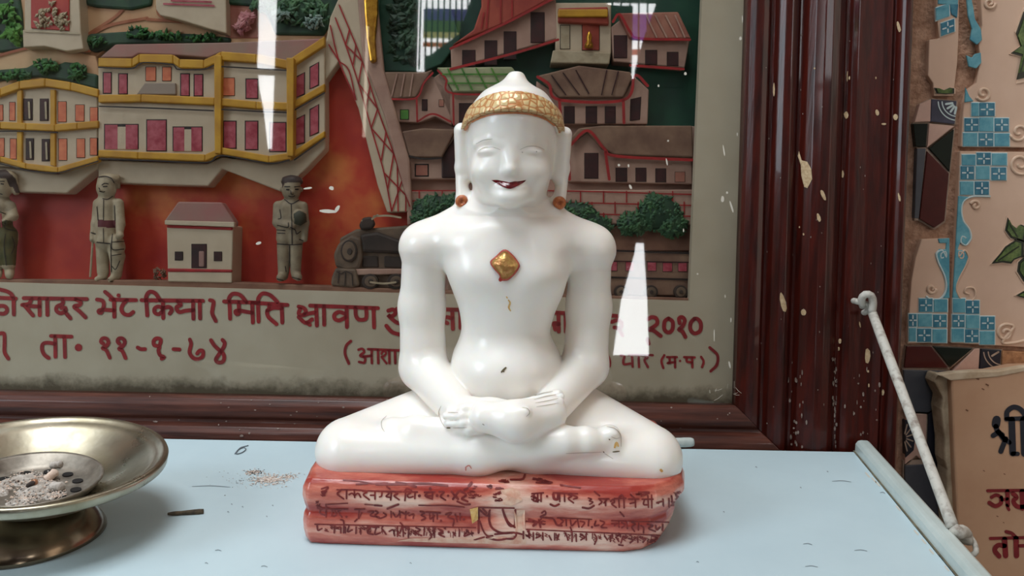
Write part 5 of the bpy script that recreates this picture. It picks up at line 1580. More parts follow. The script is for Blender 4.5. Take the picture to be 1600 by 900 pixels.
M_bead = mat('orange_gilt_paint', (206, 122, 62), (158, 74, 34), 260, 0.35, coat=.3, bump=.0006, bscale=500)
M_gem = mat('gilt_gem', (206, 170, 100), (186, 124, 74), 160, 0.22, metal=.5, bump=.0012, bscale=180)
M_gemred = mat('gem_red_outline', (156, 42, 34), (186, 84, 66), 200, 0.4)
M_inscr = mat('inscription_red_brown', (98, 20, 22), (132, 40, 34), 120, 0.5)
M_ochre = mat('ochre_residue', (206, 150, 66), (222, 190, 130), 200, .6)


def band_mat():
    m = bpy.data.materials.new('gilded_headband')
    m.use_nodes = True
    nt = m.node_tree; b = nt.nodes['Principled BSDF']
    tc = nt.nodes.new('ShaderNodeTexCoord')
    v = nt.nodes.new('ShaderNodeTexVoronoi'); v.feature = 'DISTANCE_TO_EDGE'; v.distance = 'CHEBYCHEV' if False else 'EUCLIDEAN'
    v.inputs['Scale'].default_value = 150; v.inputs['Randomness'].default_value = .55
    r = nt.nodes.new('ShaderNodeValToRGB')
    r.color_ramp.elements[0].position, r.color_ramp.elements[0].color = .03, lin((190, 124, 70))
    r.color_ramp.elements[1].position, r.color_ramp.elements[1].color = .16, lin((222, 196, 144))
    nt.links.new(tc.outputs['Object'], v.inputs['Vector']); nt.links.new(v.outputs[0], r.inputs[0]); nt.links.new(r.outputs[0], b.inputs['Base Color'])
    b.inputs['Metallic'].default_value = .1; b.inputs['Roughness'].default_value = .32
    bp = nt.nodes.new('ShaderNodeBump'); bp.inputs['Distance'].default_value = .0015
    nt.links.new(v.outputs[0], bp.inputs['Height']); nt.links.new(bp.outputs[0], b.inputs['Normal'])
    return m


M_band = band_mat()
M_bandedge = mat('orange_band_edge', (190, 100, 58), (206, 140, 92), 200, .45)

yT = .778                                      # torso axis depth


def S(px, py, y): return at_y(px, py, y)
def px_(y): return (y * 1.0) / FPX            # metres per pixel at depth y (close enough)


def rows(lst, y, k=None):
    out = []
    for r in lst:
        py, L, Rr, dep = r[:4]
        a, b = S(L, py, y), S(Rr, py, y)
        row = [float((a + b)[2] / 2), float((a + b)[0] / 2), float(b[0] - a[0]) / 2, dep]
        if len(r) > 4: row.append(r[4])
        out.append(tuple(row))
    P = np.array([list(r) + [0] * (5 - len(r)) for r in out])
    return [tuple(q) for q in smooth_line(list(P), .002)]


torso = rows([(336, 735, 858, .040), (352, 694, 894, .050), (375, 676, 908, .056), (400, 686, 897, .060, ), (430, 699, 887, .062), (455, 708, 880, .060), (480, 717, 869, .056), (505, 721, 861, .053), (520, 720, 860, .054), (535, 715, 866, .057), (552, 708, 875, .061),
              (575, 704, 879, .064), (600, 708, 879, .066), (630, 716, 872, .064), (660, 722, 866, .06)], yT)
# the face and skull
yH = .772
head = rows([(321, 778, 816, .030, -.020), (317, 764, 829, .038, -.016), (311, 755, 840, .045, -.012), (302, 747, 848, .050, -.008), (290, 741, 855, .053, -.005), (272, 736, 861, .0555, -.003), (250, 733.5, 864, .057, -.001), (230, 732, 866, .058, 0), (210, 732, 867, .059, 0), (190, 734, 868, .059, 0), (165, 746, 858, .053, 0)], yH)
cap = rows([(214, 723, 879, .0655), (201, 724, 879, .0655), (187, 728, 877, .0635), (173, 734, 872, .061), (159, 743, 863, .056), (145.5, 755, 852, .048), (137, 769, 838, .036), (130, 781, 828, .026), (124, 788, 823, .020), (118, 792.5, 820, .0165), (114.5, 796, 817, .013), (113, 801, 812, .006)], yH)
s75 = .75 / FPX
capz = S(800, 207, yH)[2]


def cap_plane(p, off):                          # > 0 above the hairline plane (rises to the front)
    return (p[:, 2] - capz - off - .27 * (yH - p[:, 1])) * .965


def R_(px, y=.75): return px * y / FPX


C_ = lambda p, a, b, ra, rb, sy=1.0: sd_cap(p, S(*a), S(*b), R_(ra, a[2]), R_(rb, b[2]), sy)


def E_(p, c, rx, rz, ry): return sd_ell(p, S(*c), (R_(rx, c[2]), ry, R_(rz, c[2])))


def head_sdf(p):
    d = sd_loft(p, head, yH, 2.15)
    # brow, closed eyes, nose, cheeks, chin
    f = yH - .058
    d = smin(d, C_(p, (797, 222, f + .0060), (797, 262, f - .001), 4.5, 6.5), .007)
    d = smin(d, E_(p, (797, 266, f + .001), 7.5, 6.5, .006), .005)
    d = smin(d, E_(p, (789.5, 270, f + .004), 5, 4.5, .004), .004)
    d = smin(d, E_(p, (804.5, 270, f + .004), 5, 4.5, .004), .004)
    for sx in (-1, 1):
        d = smin(d, C_(p, (797 + sx * 10, 225, f + .0045), (797 + sx * 32, 217, f + .0095), 3.0, 3.0), .005)
        d = smin(d, C_(p, (797 + sx * 32, 217, f + .0095), (797 + sx * 54, 226, f + .0215), 3.0, 2.5), .005)
        d = smin(d, E_(p, (797 + sx * 31, 237, f + .0128), 19, 7.0, .0085), .0022)
        d = smin(d, E_(p, (797 + sx * 38, 268, f + .020), 20, 18, .013), .012)
    d = smin(d, E_(p, (797, 308, yH - .054), 17, 11, .008), .010)
    # mouth
    d = smin(d, C_(p, (775, 284, f + .009), (797, 287, f + .002), 3.0, 4.5), .003)
    d = smin(d, C_(p, (820, 285, f + .009), (797, 287, f + .002), 3.0, 4.5), .003)
    d = smin(d, E_(p, (796, 292, f + .004), 15, 4.6, .007), .003)
    return d


def body_sdf(p):
    t = sd_loft(p, torso, yT, 2.25)
    # shoulders, neck
    t = smin(t, C_(p, (798, 370, yT), (797, 300, yT - .004), 64, 53), .020)
    for a, b in (((740, 344, yT), (666, 385, yT)), ((858, 354, yT), (921, 389, yT))):
        t = smin(t, C_(p, a, b, 35, 35), .016)
    # chest and belly relief
    t = smin(t, E_(p, (752, 428, yT - .032), 42, 32, .026), .014)
    t = smin(t, E_(p, (836, 428, yT - .032), 42, 32, .026), .014)
    t = smin(t, E_(p, (790, 578, yT - .035), 66, 40, .034), .014)
    d = t
    # legs
    th = C_(p, (742, 640, .825), (546, 704, .718), 66, 54)
    th = smin(th, C_(p, (860, 640, .825), (1013, 716, .718), 66, 55), .02)
    lap = smin(th, C_(p, (700, 684, .750), (890, 688, .750), 54, 54), .03)
    lap = smin(lap, C_(p, (548, 706, .708), (745, 706, .692), 47, 36), .010)
    lap = smin(lap, C_(p, (745, 706, .692), (880, 690, .682), 36, 26), .012)
    rs = smin(C_(p, (1012, 720, .708), (835, 702, .699), 49, 36), C_(p, (835, 702, .699), (740, 698, .707), 36, 33), .012)
    lap = smin(lap, rs, .007)
    # feet lying sole up on the thighs
    ft = C_(p, (846, 690, .685), (915, 689, .686), 23, 22)
    ft = smin(ft, C_(p, (915, 689, .686), (952, 690, .692), 22, 18), .006)
    ft = smin(ft, E_(p, (952, 675, .692), 17, 11, .011), .004)
    ft = smin(ft, E_(p, (962, 692, .692), 9, 15, .009), .004)
    lap = smin(lap, ft, .006)
    fl = C_(p, (722, 676, .695), (650, 670, .701), 23, 21)
    fl = smin(fl, C_(p, (650, 670, .701), (616, 670, .707), 21, 17), .006)
    fl = smin(fl, E_(p, (612, 664, .707), 14, 11, .010), .004)
    lap = smin(lap, fl, .009)
    d = smin(d, lap, .014)
    # arms
    arm = smin(C_(p, (664, 389, yT), (659, 480, yT + .004), 35, 34.5), C_(p, (659, 480, yT + .004), (662, 572, yT + .002), 34.5, 37.5), .010)
    arm = smin(arm, C_(p, (662, 574, yT + .002), (720, 646, .704), 37, 29), .008)
    ar2 = smin(C_(p, (921, 392, yT), (920, 480, yT + .004), 34.5, 33.5), C_(p, (920, 480, yT + .004), (914, 570, yT + .002), 33.5, 36), .010)
    ar2 = smin(ar2, C_(p, (914, 572, yT + .002), (856, 644, .704), 36, 28), .008)
    up = smin(arm, ar2, 0)
    hi = p[:, 2]
    zsh = S(800, 425, yT)[2]
    # arms melt into the shoulders but stay clear of the waist
    k = np.where(hi > zsh, .0025 + .016 * np.clip((hi - zsh) / .02, 0, 1), .0025).astype(np.float32)
    h = np.clip(0.5 + 0.5 * (d - up) / k, 0, 1)
    d = d + (up - d) * h - k * h * (1 - h)
    # hands: lower hand is the cupped bowl, upper hand lies in it
    lo_h = C_(p, (858, 646, .690), (806, 658, .672), 29, 31)
    lo_h = smin(lo_h, C_(p, (806, 658, .672), (758, 652, .677), 31, 25), .010)
    for i, (bx, by, tx_, ty_, yy) in enumerate(((748, 638, 702, 640, .688), (745, 649, 697, 650, .684), (746, 660, 701, 662, .681), (752, 670, 712, 671, .680))):
        f1 = C_(p, (bx, by, yy), ((bx + tx_) / 2, (by + ty_) / 2 + 1, yy - .002), 8.6, 8.0)
        f2 = C_(p, ((bx + tx_) / 2, (by + ty_) / 2 + 1, yy - .002), (tx_, ty_, yy + .004), 8.0, 6.4)
        lo_h = smin(lo_h, smin(f1, f2, .003), .0020)
    d = smin(d, lo_h, .004)
    up_h = C_(p, (722, 643, .702), (768, 646, .688), 27, 23)
    up_h = smin(up_h, C_(p, (768, 646, .688), (806, 644, .684), 23, 19), .008)
    for i, (bx, by, tx_, ty_, yy) in enumerate(((800, 634, 872, 615, .706), (806, 637, 876, 620, .698), (808, 641, 875, 627, .690), (806, 646, 866, 635, .683))):
        f1 = C_(p, (bx, by, yy - .004), ((bx + tx_) / 2, (by + ty_) / 2 + 2.5, yy - .002), 8.8, 8.0)
        f2 = C_(p, ((bx + tx_) / 2, (by + ty_) / 2 + 2.5, yy - .002), (tx_, ty_, yy), 8.0, 6.4)
        up_h = smin(up_h, smin(f1, f2, .003), .0014)
    tb = smin(C_(p, (752, 640, .678), (792, 649, .664), 12, 10), C_(p, (792, 649, .664), (822, 644, .662), 10, 8.5), .003)
    up_h = smin(up_h, tb, .0022)
    d = smin(d, up_h, .003)
    # head, cap, ears
    hd = head_sdf(p)
    hair = sd_loft(p, cap, yH, 2.05)
    hair = smin(hair, -hair * 0 + 1, 0)
    hair = np.maximum(hair, -cap_plane(p, 0))
    hd = smin(hd, hair, .0012)
    for a, m_, b in (((721, 204, .780), (721, 262, .782), (722, 306, .776)), ((882, 210, .780), (880, 264, .782), (875, 308, .776))):
        e = smin(C_(p, a, m_, 11.5, 9.5, 1.9), C_(p, m_, b, 9.5, 9.5, 1.5), .004)
        sx = 1 if a[0] < 800 else -1
        e = smin(e, C_(p, (a[0] + sx * 10, a[1] + 10, .776), (m_[0] + sx * 11, m_[1] + 14, .777), 8, 7, 1.3), .006)
        hd = smin(hd, e, .0045)
    d = smin(d, hd, .010)
    return d


lo = np.minimum(S(478, 775, .74), S(478, 775, .66)); lo[1] = .615
hi_ = np.maximum(S(1082, 105, .78), S(1082, 105, .66)); hi_[1] = .905; hi_[0] = S(1082, 700, .74)[0] + .004
VB, FB = sculpt(body_sdf, lo, hi_, .0011, 10)

# ---- cushion pedestal
plan = [(-.1830, .6700), (-.1790, .6645), (-.165, .6630), (-.05, .6600), (.06, .6585), (.110, .6585), (.132, .6640), (.150, .6770), (.162, .6960), (.168, .722), (.171, .80), (.168, .855), (.155, .868), (-.175, .868), (-.183, .855), (-.186, .78), (-.1858, .70)]
PZ = .0615


def ped_sdf(p):
    z = p[:, 2]
    xx = p[:, 0] + np.clip((p[:, 0] - .085) / .08, 0, 1.2) * np.clip(.046 - z, 0, .05) * .42
    d2 = sd_poly(np.stack([xx, p[:, 1]], 1), plan) - .004
    b = np.interp(z, [0, .004, .012, .020, .027, .0315, .036, .044, .052, .058, .0625, .067], [-.0035, -.0012, .0006, .0010, .0002, -.0022, -.0008, .0012, .0006, -.002, -.0065, -.014]).astype(np.float32)
    d = d2 - b
    return np.maximum(np.maximum(d, z - PZ), .0004 - z) * .9


VP, FP = sculpt(ped_sdf, (-.205, .640, -.004), (.19, .885, .072), .0015, 10)

STAT = empty('seated_statue', (-.005, .77, 0), 'white marble statue of a seated meditating figure on a red-painted inscribed cushion base', 'statue')
BODY = link('body', VB, FB, M_marble, STAT, smooth=True, label='glossy white marble body in lotus pose with hands in the lap')
PED = link('cushion_base', VP, FP, M_redped, STAT, smooth=True, label='worn red-painted cushion base with scratched inscriptions')
print('BODY', len(VB), 'PED', len(VP))

SB = surface_of(VB, FB, .0005)
SP = surface_of(VP, FP, .00045)


# headband: a raised gilded ring round the cap
def band_sdf(p):
    o = sd_loft(p, cap, yH, 2.05) - .0016
    q = np.maximum(o, -(o + .006))
    a = cap_plane(p, -.0004)
    top = a - (.0150 + .004 * np.clip((yH - p[:, 1]) / .06, -1, 1))
    return np.maximum(np.maximum(q, -a), top) - .0003


blo = np.minimum(S(712, 215, .78), S(712, 215, .70)); bhi = np.maximum(S(890, 140, .78), S(890, 140, .70)); blo[1] = .695; bhi[1] = .848
blo[2] -= .022
VH, FH = sculpt(band_sdf, blo, bhi, .0011, 8)
HB = link('headband', VH, FH, M_band, STAT, smooth=True, label='gilded patterned band round the cap')
SH_ = surface_of(VH, FH, .0005)
mb = MB()
mb.ribbon([(725, 205), (733, 194), (748, 185), (770, 178.5), (798, 176), (826, 178), (850, 185), (866, 196), (875, 208)], 4.0, lambda x, y: SH_(x, y) if SH_(x, y) is not None else SB(x, y), step=1.5)
mb.build('band_edge', M_bandedge, HB, label='orange lower edge of the headband')

# lips
mb = MB()
up_l = [(768, 281.5), (776, 281), (784, 282.5), (791, 284), (797, 285), (804, 283.5), (812, 283), (822, 281)]
lo_l = [(772, 284), (780, 289), (788, 293), (797, 295), (806, 292), (814, 288), (820, 283.5)]
ring = smooth_line(up_l, 1.5) + smooth_line(lo_l[::-1], 1.5)
for i in range(24):
    t0, t1 = i / 24, (i + 1) / 24
    U = smooth_line(up_l, 1.0); Lw = smooth_line(lo_l, 1.0)
    pick = lambda A, t: A[min(len(A) - 1, int(t * (len(A) - 1)))]
    for j in range(4):
        s0, s1 = j / 4, (j + 1) / 4
        q = [pick(U, t) * (1 - s) + pick(Lw, t) * s for t, s in ((t0, s0), (t1, s0), (t1, s1), (t0, s1))]
        q = [SB(*c) for c in q]
        if all(c is not None for c in q): mb.add(q, [(3, 2, 1, 0)])
mb.build('lips', M_lip, STAT, label='dark red painted smiling lips')
# traces left of the painted eyes
mb = MB()
for l in ([(748, 236), (757, 231), (770, 230), (782, 234)], [(744, 225), (756, 219), (770, 217)], [(812, 234), (824, 229), (838, 229), (850, 234)]):
    mb.ribbon(l, 1.0, SB, step=1.2, taper=True)
for x, y in ((816, 238), (838, 237)):
    mb.ribbon([(x, y)], 2.0, SB)
mb.build('faded_eye_paint', mat('grey_paint_trace', (176, 172, 160), None, rough=.5), STAT, label='faint grey traces of painted eyes')

# ear beads
for cx, cy, lb in ((722, 315, 'orange gilt bead below the ear at the left'), (874, 317, 'orange gilt bead below the ear at the right')):
    c = S(cx, cy, .765)
    r = R_(10.5, .765)
    M3 = np.array([[1, 0, 0], [0, 0, 1], [0, -1, 0]], float).T
    o = MB().lathe([(.0001, r * .50), (r * .28, r * .50), (r * .34, r * .72), (r * .62, r * .80), (r * .9, r * .45), (r, 0), (r * .9, -r * .45), (r * .5, -r * .8), (.0001, -r * .9)], c, 28, M=np.array([[1, 0, 0], [0, 0, -1], [0, 1, 0]], float)).build('ear_bead', M_bead, STAT, smooth=True, label=lb)

# diamond jewel on the chest
cen = (788.5, 414)
outl = [(788, 390), (793, 391), (803, 400), (811, 411), (812, 417), (806, 427), (798, 435), (792, 438.5), (783, 438), (780, 430), (772, 421), (766, 412), (767, 407), (775, 400), (784, 391.5)]
ol = smooth_line(outl, 2.0, closed=True)
mb = MB()
c3 = SB(*cen)
nrm = np.array([0, -1.0, .12]); nrm /= np.linalg.norm(nrm)
lv = [(1.0, 0.0, 1), (1.0, .0012, 1), (.88, .0024, 1), (.84, .0022, 0), (.6, .0050, 0), (.3, .0068, 0), (.05, .0072, 0)]
base = [SB(*p) for p in ol]
vs, fs, mi = [], [], []
n = len(base)
for s, h, m_ in lv:
    vs += [c3 + (b - c3) * s + nrm * h for b in base]
for i in range(len(lv) - 1):
    for k in range(n):
        fs.append([i * n + k, i * n + (k + 1) % n, (i + 1) * n + (k + 1) % n, (i + 1) * n + k]); mi.append(lv[i + 1][2] if i != 2 else 0)
fs.append([(len(lv) - 1) * n + k for k in range(n)]); mi.append(0)
JW = link('chest_jewel', vs, fs, [M_gem, M_gemred], STAT, mi=mi, smooth=True, label='gilt diamond jewel with a dark red outline on the chest')
mb = MB()
mb.ribbon([(782, 437), (784, 433)], 6, lambda x, y: SB(x, y) + nrm * .002, step=1)
mb.build('red_smear', M_gemred, JW)
# small marks on the marble: gilt residue, navel, chips; crease shade painted in grey
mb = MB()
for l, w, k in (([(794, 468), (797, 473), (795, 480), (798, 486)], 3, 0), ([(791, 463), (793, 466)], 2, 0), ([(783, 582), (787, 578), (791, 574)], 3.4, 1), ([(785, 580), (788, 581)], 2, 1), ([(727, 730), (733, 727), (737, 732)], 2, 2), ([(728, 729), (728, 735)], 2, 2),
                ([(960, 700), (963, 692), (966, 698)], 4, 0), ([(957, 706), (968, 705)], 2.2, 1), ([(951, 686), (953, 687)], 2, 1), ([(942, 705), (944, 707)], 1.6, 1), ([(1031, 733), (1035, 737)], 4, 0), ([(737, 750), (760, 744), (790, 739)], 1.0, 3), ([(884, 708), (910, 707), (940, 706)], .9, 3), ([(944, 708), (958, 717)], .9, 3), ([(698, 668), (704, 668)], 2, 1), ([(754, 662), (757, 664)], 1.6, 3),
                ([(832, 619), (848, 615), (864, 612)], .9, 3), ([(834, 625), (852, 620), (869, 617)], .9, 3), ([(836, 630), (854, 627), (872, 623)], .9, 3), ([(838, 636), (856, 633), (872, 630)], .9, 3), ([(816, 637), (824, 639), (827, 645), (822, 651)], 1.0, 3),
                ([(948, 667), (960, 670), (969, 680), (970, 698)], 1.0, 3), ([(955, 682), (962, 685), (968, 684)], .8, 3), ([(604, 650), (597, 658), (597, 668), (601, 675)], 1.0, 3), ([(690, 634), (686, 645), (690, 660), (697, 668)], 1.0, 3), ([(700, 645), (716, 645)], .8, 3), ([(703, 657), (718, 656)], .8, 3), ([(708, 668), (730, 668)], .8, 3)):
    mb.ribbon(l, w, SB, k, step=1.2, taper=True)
mb.build('surface_mark', [M_ochre, mat('dark_stain', (92, 78, 52), None), mat('pinkish_stain', (206, 140, 124), None), mat('crease_shade', (176, 166, 154), None)], STAT)

# inscriptions and emblem scratched on the cushion front
def inscr(groups, ox, oy, sc, width, label=None):
    mb = MB()
    for g in groups:
        w = width
        if isinstance(g[0], (int, float)): w, g = g[0], g[1:]
        mb.ribbon([(ox + x / sc, oy + y / sc) for x, y in g], w, SP, step=1.4)
    return mb.build('inscription', M_inscr, PED, label=label)


I1 = [
    [(236, 332), (282, 320), (262, 346), (240, 352), (258, 378)],
    [(345, 338), (372, 344), (346, 366), (392, 402)], [(372, 338), (462, 338)], [(412, 338), (412, 400)], [(430, 372), (452, 362), (470, 378), (492, 362), (512, 390)], [(466, 338), (470, 392)], [(466, 338), (550, 346)], [(524, 348), (556, 356), (530, 372), (572, 408)],
    [(560, 346), (640, 348)], [(580, 376), (612, 376)], [(612, 348), (612, 404)], [(640, 348), (800, 352)], [(662, 350), (658, 382), (644, 388)], [(690, 350), (712, 362), (690, 384), (722, 392)], [(728, 352), (722, 410)], [(752, 354), (772, 366), (746, 380), (782, 408)], [(696, 318), (716, 332)],
    [(812, 352), (910, 354)], [(828, 354), (822, 414)], [(822, 350), (836, 330), (870, 344)], [(862, 362), (840, 374), (850, 392), (880, 386)], [(894, 354), (892, 400)], [5, (924, 380)],
    [(960, 356), (1034, 354)], [(984, 358), (964, 380), (1004, 400)], [(976, 382), (1014, 380)], [(1016, 356), (1014, 404)], [5, (1000, 330)], [5, (1048, 378)], [(1062, 352), (1098, 354), (1072, 384), (1108, 410)], [4, (1126, 380)],
    [3.4, (1150, 352), (1196, 404)], [3.4, (1198, 350), (1160, 404)], [3.4, (1212, 346), (1252, 374), (1222, 400), (1262, 420)], [3.4, (1240, 340), (1262, 330)], [4.5, (1272, 312), (1290, 292)], [3, (1190, 420), (1240, 440), (1280, 440)],
    [2, (390, 272), (500, 280), (600, 296), (700, 290)], [3.5, (620, 300), (800, 300), (960, 296), (1120, 310)], [3.5, (760, 288), (840, 300), (900, 318)], [2.2, (480, 300), (560, 296)],
    # second row
    [(216, 468), (290, 470)], [(238, 470), (224, 500), (266, 520)], [(268, 440), (268, 530)], [(300, 474), (420, 474)], [(312, 476), (308, 520)], [(330, 490), (340, 514), (322, 524)], [(372, 480), (352, 494), (380, 530)], [4, (412, 528)],
    [2.4, (470, 476), (540, 474)], [2, (500, 480), (496, 540), (520, 500)], [(560, 494), (604, 490), (580, 520), (640, 530)], [(616, 486), (634, 500), (612, 518), (648, 538), (690, 520), (672, 500)], [3, (610, 446), (660, 450)], [3.4, (700, 470), (776, 440)], [(724, 490), (726, 532)], [(740, 500), (760, 530), (790, 496)], [(784, 486), (788, 534)], [(800, 496), (830, 510), (850, 500)], [(830, 490), (826, 538)], [(852, 520), (884, 510), (880, 538)],
    [(930, 490), (962, 500), (936, 516), (968, 536), (940, 552)], [(972, 494), (1070, 500)], [(996, 500), (1000, 544), (1030, 520)], [(1020, 500), (1022, 560)], [(1050, 502), (1050, 544)], [4, (1076, 556)], [(1110, 510), (1150, 500), (1124, 530), (1166, 548), (1160, 590)], [(1176, 510), (1190, 560)], [(1210, 506), (1210, 552)], [4, (1236, 546)],
    [2, (920, 446), (1010, 448), (1110, 448), (1240, 460)], [2, (280, 440), (420, 432)], [1.6, (540, 440), (600, 444)],
    # third row
    [2, (190, 580), (1320, 604)], [(206, 590), (212, 622), (240, 610)], [(330, 590), (326, 640)], [(342, 610), (370, 600), (372, 640)], [(370, 548), (392, 560), (392, 640)], [(404, 600), (404, 640)], [(430, 590), (420, 632), (452, 620)], [(470, 560), (486, 546)], [(480, 600), (478, 644)], [(510, 610), (512, 648)],
    [(540, 610), (580, 604), (560, 640), (600, 652)], [(560, 596), (640, 600)], [(620, 606), (612, 650), (650, 640)], [(660, 610), (690, 650)], [(712, 630), (740, 620), (750, 660)], [(770, 600), (770, 664)], [(790, 570), (806, 590), (812, 664)], [(850, 600), (846, 672)], [(900, 604), (930, 620), (900, 640), (940, 660)], [(960, 606), (956, 656)], [(990, 620), (1010, 660), (990, 690)], [(1030, 610), (1030, 670)], [(1056, 612), (1090, 630), (1062, 650), (1100, 668)], [4, (1130, 634)], [(1160, 636), (1176, 660)], [(1206, 620), (1204, 664)], [(1250, 640), (1240, 664), (1300, 640)]]
inscr(I1, 450, 690, 4.5, 2.6, 'dark scratched letters on the left half of the base')
I2 = [
    [(320, 366), (400, 360)], [(336, 368), (332, 410), (320, 404)], [(360, 366), (362, 424)], [(384, 364), (384, 420)], [(352, 404), (372, 410)], [4, (426, 384)], [4.5, (470, 372), (476, 400), (500, 404), (506, 372)], [3.4, (450, 440), (480, 452), (510, 440)], [(514, 372), (516, 420)], [(548, 372), (550, 420)], [(576, 372), (600, 384), (576, 400), (612, 430)], [(600, 374), (640, 392), (612, 404)], [(470, 360), (640, 366)],
    [2, (716, 396), (740, 404), (720, 416), (750, 424), (726, 440)], [3.2, (676, 462), (720, 468), (756, 450)], [(760, 352), (796, 380)], [(796, 408), (812, 424), (792, 442)], [(790, 402), (860, 402)], [(836, 404), (838, 450)], [(846, 410), (826, 430)], [(874, 420), (890, 404), (900, 426), (880, 436), (912, 462)], [(900, 400), (980, 398)], [(930, 400), (934, 460)], [(966, 400), (968, 464)], [(930, 396), (950, 374), (968, 398)],
    [(1000, 404), (1070, 404)], [(1010, 434), (1040, 428)], [(1046, 404), (1048, 460)], [(1012, 372), (1044, 400)], [4, (1090, 380), (1140, 360)], [(1094, 404), (1170, 404)], [(1110, 406), (1104, 440), (1130, 444)], [(1134, 380), (1138, 460)], [(1160, 376), (1162, 464)], [(1196, 430), (1230, 420)], [4, (1206, 430)], [(1240, 404), (1244, 452)], [(1282, 400), (1284, 460)], [(1300, 380), (1310, 450)], [3, (1330, 370), (1350, 410), (1330, 450)],
    [(280, 560), (380, 570)], [4, (300, 548), (350, 566), (330, 590)], [(390, 500), (410, 486), (416, 510), (380, 530), (470, 540)], [3.2, (370, 552), (380, 600)], [3.2, (476, 550), (496, 584), (530, 590)], [(520, 540), (540, 560), (520, 580)], [(560, 540), (562, 590)], [2.2, (500, 536), (740, 546)], [(590, 552), (600, 590), (630, 560)], [(640, 548), (650, 600)], [(660, 560), (690, 570), (670, 600)], [(720, 550), (716, 590)], [4, (742, 600)], [(768, 560), (760, 590), (790, 586)], [(800, 556), (830, 570), (806, 600), (846, 604)],
    [(940, 494), (966, 524)], [(880, 576), (920, 574), (900, 590)], [(930, 556), (932, 600)], [(950, 570), (974, 584), (952, 604)], [(986, 566), (990, 610)], [(1020, 566), (1046, 580), (1022, 600), (1040, 630)], [2, (880, 556), (1280, 566)], [(1070, 574), (1068, 620)], [(1086, 590), (1104, 604), (1104, 640)], [(1130, 580), (1170, 590), (1140, 610), (1186, 630)], [(1190, 590), (1196, 620), (1220, 600)], [(1240, 580), (1236, 624)], [(1290, 570), (1300, 600)],
    [2, (280, 616), (1260, 660)], [3.2, (212, 640), (250, 650)], [3, (260, 632), (260, 680)], [(300, 626), (302, 676)], [(330, 640), (330, 690)], [(350, 650), (380, 660), (350, 676)], [(396, 640), (398, 690)], [(440, 660), (456, 690)], [(480, 644), (480, 690)], [(510, 650), (496, 690)], [(590, 600), (602, 640), (602, 700)], [(560, 650), (576, 690)], [(630, 650), (632, 700)], [(660, 650), (690, 670), (664, 690)], [(700, 650), (702, 690)], [(760, 650), (776, 680), (760, 720)], [(830, 660), (850, 690)], [(870, 660), (872, 700)], [(910, 670), (930, 700)], [(960, 664), (946, 710)], [(1000, 680), (1030, 690), (1010, 710)], [(1060, 670), (1064, 706)], [(1090, 680), (1120, 680), (1100, 706)], [(1160, 660), (1200, 676), (1160, 700)], [2.6, (930, 724), (960, 728)],
    [3, (90, 280), (130, 284)], [3, (170, 270), (250, 266), (270, 236)], [3, (330, 260), (400, 276), (460, 290)], [2.4, (350, 290), (450, 296)], [2.2, (520, 306), (660, 326)], [3, (1070, 356), (1140, 356)]]
inscr(I2, 760, 690, 4.5, 2.6, 'dark scratched letters on the right half of the base')
EM = [
    [3.4, (1340, 470), (1340, 640)], [2.4, (1340, 462), (1590, 466)], [3, (1350, 480), (1400, 520), (1420, 480)], [3.6, (1416, 490), (1416, 560), (1440, 610), (1500, 640), (1575, 640)], [2.6, (1350, 560), (1370, 620), (1400, 660), (1440, 660)], [3.6, (1510, 476), (1530, 540), (1560, 590), (1600, 590)], [3, (1370, 470), (1396, 500)], [3.2, (1396, 672), (1480, 690), (1590, 668)], [2.6, (1310, 690), (1380, 670)]]
inscr(EM, 450, 690, 4.5, 2.6, 'scratched framed emblem at the middle of the base').name = 'emblem'
inscr([[3.4, (204, 480), (200, 600)], [3, (120, 490), (150, 560), (196, 600)], [3, (60, 650), (200, 640), (190, 680), (120, 680)]], 760, 690, 4.5, 2.6).name = 'emblem'
tiny = []
for (xa, xb, ya, yb, sl) in ((505, 738, 820, 826, 14), (815, 1025, 828, 836, 12)):
    for i in range(64):
        x = rng.uniform(xa, xb); y = ya + (x - xa) / (xb - xa) * (yb - ya) + rng.uniform(-2, 8)
        k = rng.random()
        h_ = rng.uniform(3, 8)
        tiny.append([(x, y), (x + rng.uniform(-1, 1), y + h_)] if k < .45 else [(x, y), (x + 4, y + 2), (x + rng.uniform(-2, 2), y + h_ * .6), (x + rng.uniform(2, 6), y + h_)])
mb = MB()
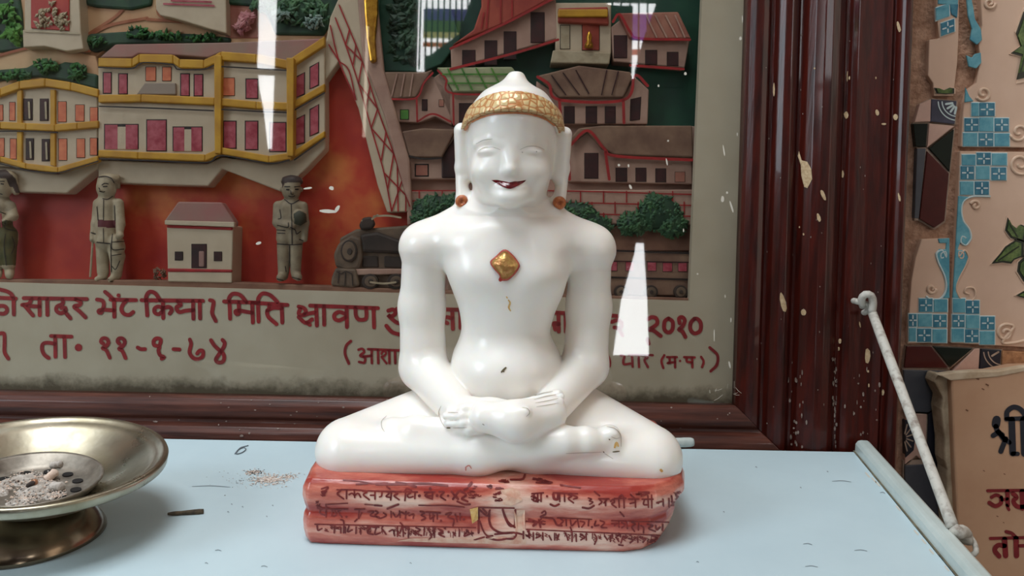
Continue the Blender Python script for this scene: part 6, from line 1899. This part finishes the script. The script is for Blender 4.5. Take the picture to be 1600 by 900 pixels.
for l in tiny: mb.ribbon(l, rng.uniform(.9, 1.7), SP, step=1.3)
mb.build('inscription', M_inscr, PED, label='dense worn bottom row of scratched letters')
mb = MB()
for (x, y, rx, ry) in ((742, 768, 10, 12), (738, 774, 8, 8), (776, 772, 6, 5), (766, 760, 3, 2), (790, 752, 5, 2), (780, 764, 3, 2), (778, 782, 5, 4), (840, 750, 8, 2.5), (850, 753, 6, 2), (497, 790, 3, 6), (505, 770, 4, 3), (835, 780, 6, 4), (845, 815, 7, 4), (1000, 772, 8, 2.5), (1055, 785, 5, 9), (1058, 772, 5, 8)):
    for k in range(9):
        xx, yy = x + rng.gauss(0, .5) * rx, y + rng.gauss(0, .5) * ry
        mb.ribbon([(xx - rng.uniform(1, 3), yy), (xx, yy + rng.uniform(-1.5, 1.5)), (xx + rng.uniform(1, 3), yy + rng.uniform(-1, 1))], rng.uniform(1.2, 2.6), SP, step=1.2)
mb.build('dark_red_smudge', M_inscr, PED)
mb = MB()
for poly in ([(783, 766), (800, 762), (812, 768), (816, 782), (800, 790), (786, 788)], [(803, 796), (820, 796), (820, 836), (806, 838)], [(800, 838), (822, 838), (822, 850), (700, 848), (620, 845), (640, 841)]):
    q = [SP(*p) for p in poly]; c = SP(*np.mean(poly, 0))
    if all(k is not None for k in q) and c is not None:
        nn = len(poly); a = area2(poly)
        # subdivide towards the centre so the patch hugs the surface
        vs = q + [SP(*((np.array(p) + np.mean(poly, 0)) / 2)) for p in poly] + [c]
        fs = []
        for i in range(nn):
            j = (i + 1) % nn
            f1, f2 = [i, j, nn + j, nn + i], [nn + i, nn + j, 2 * nn]
            fs += [f1[::-1], f2[::-1]] if a > 0 else [f1, f2]
        mb.add(vs, fs)
mb.build('bare_marble_patch', mat('bare_cream_marble', (226, 190, 166), (210, 150, 126), 120, .35), PED)
mb = MB()
for poly in ([(734, 795), (747, 792), (747, 812), (738, 818)],):
    q = [SP(*p) for p in poly]
    if all(k is not None for k in q): mb.add(q, [(3, 2, 1, 0)])
mb.build('ochre_patch', M_ochre, PED)
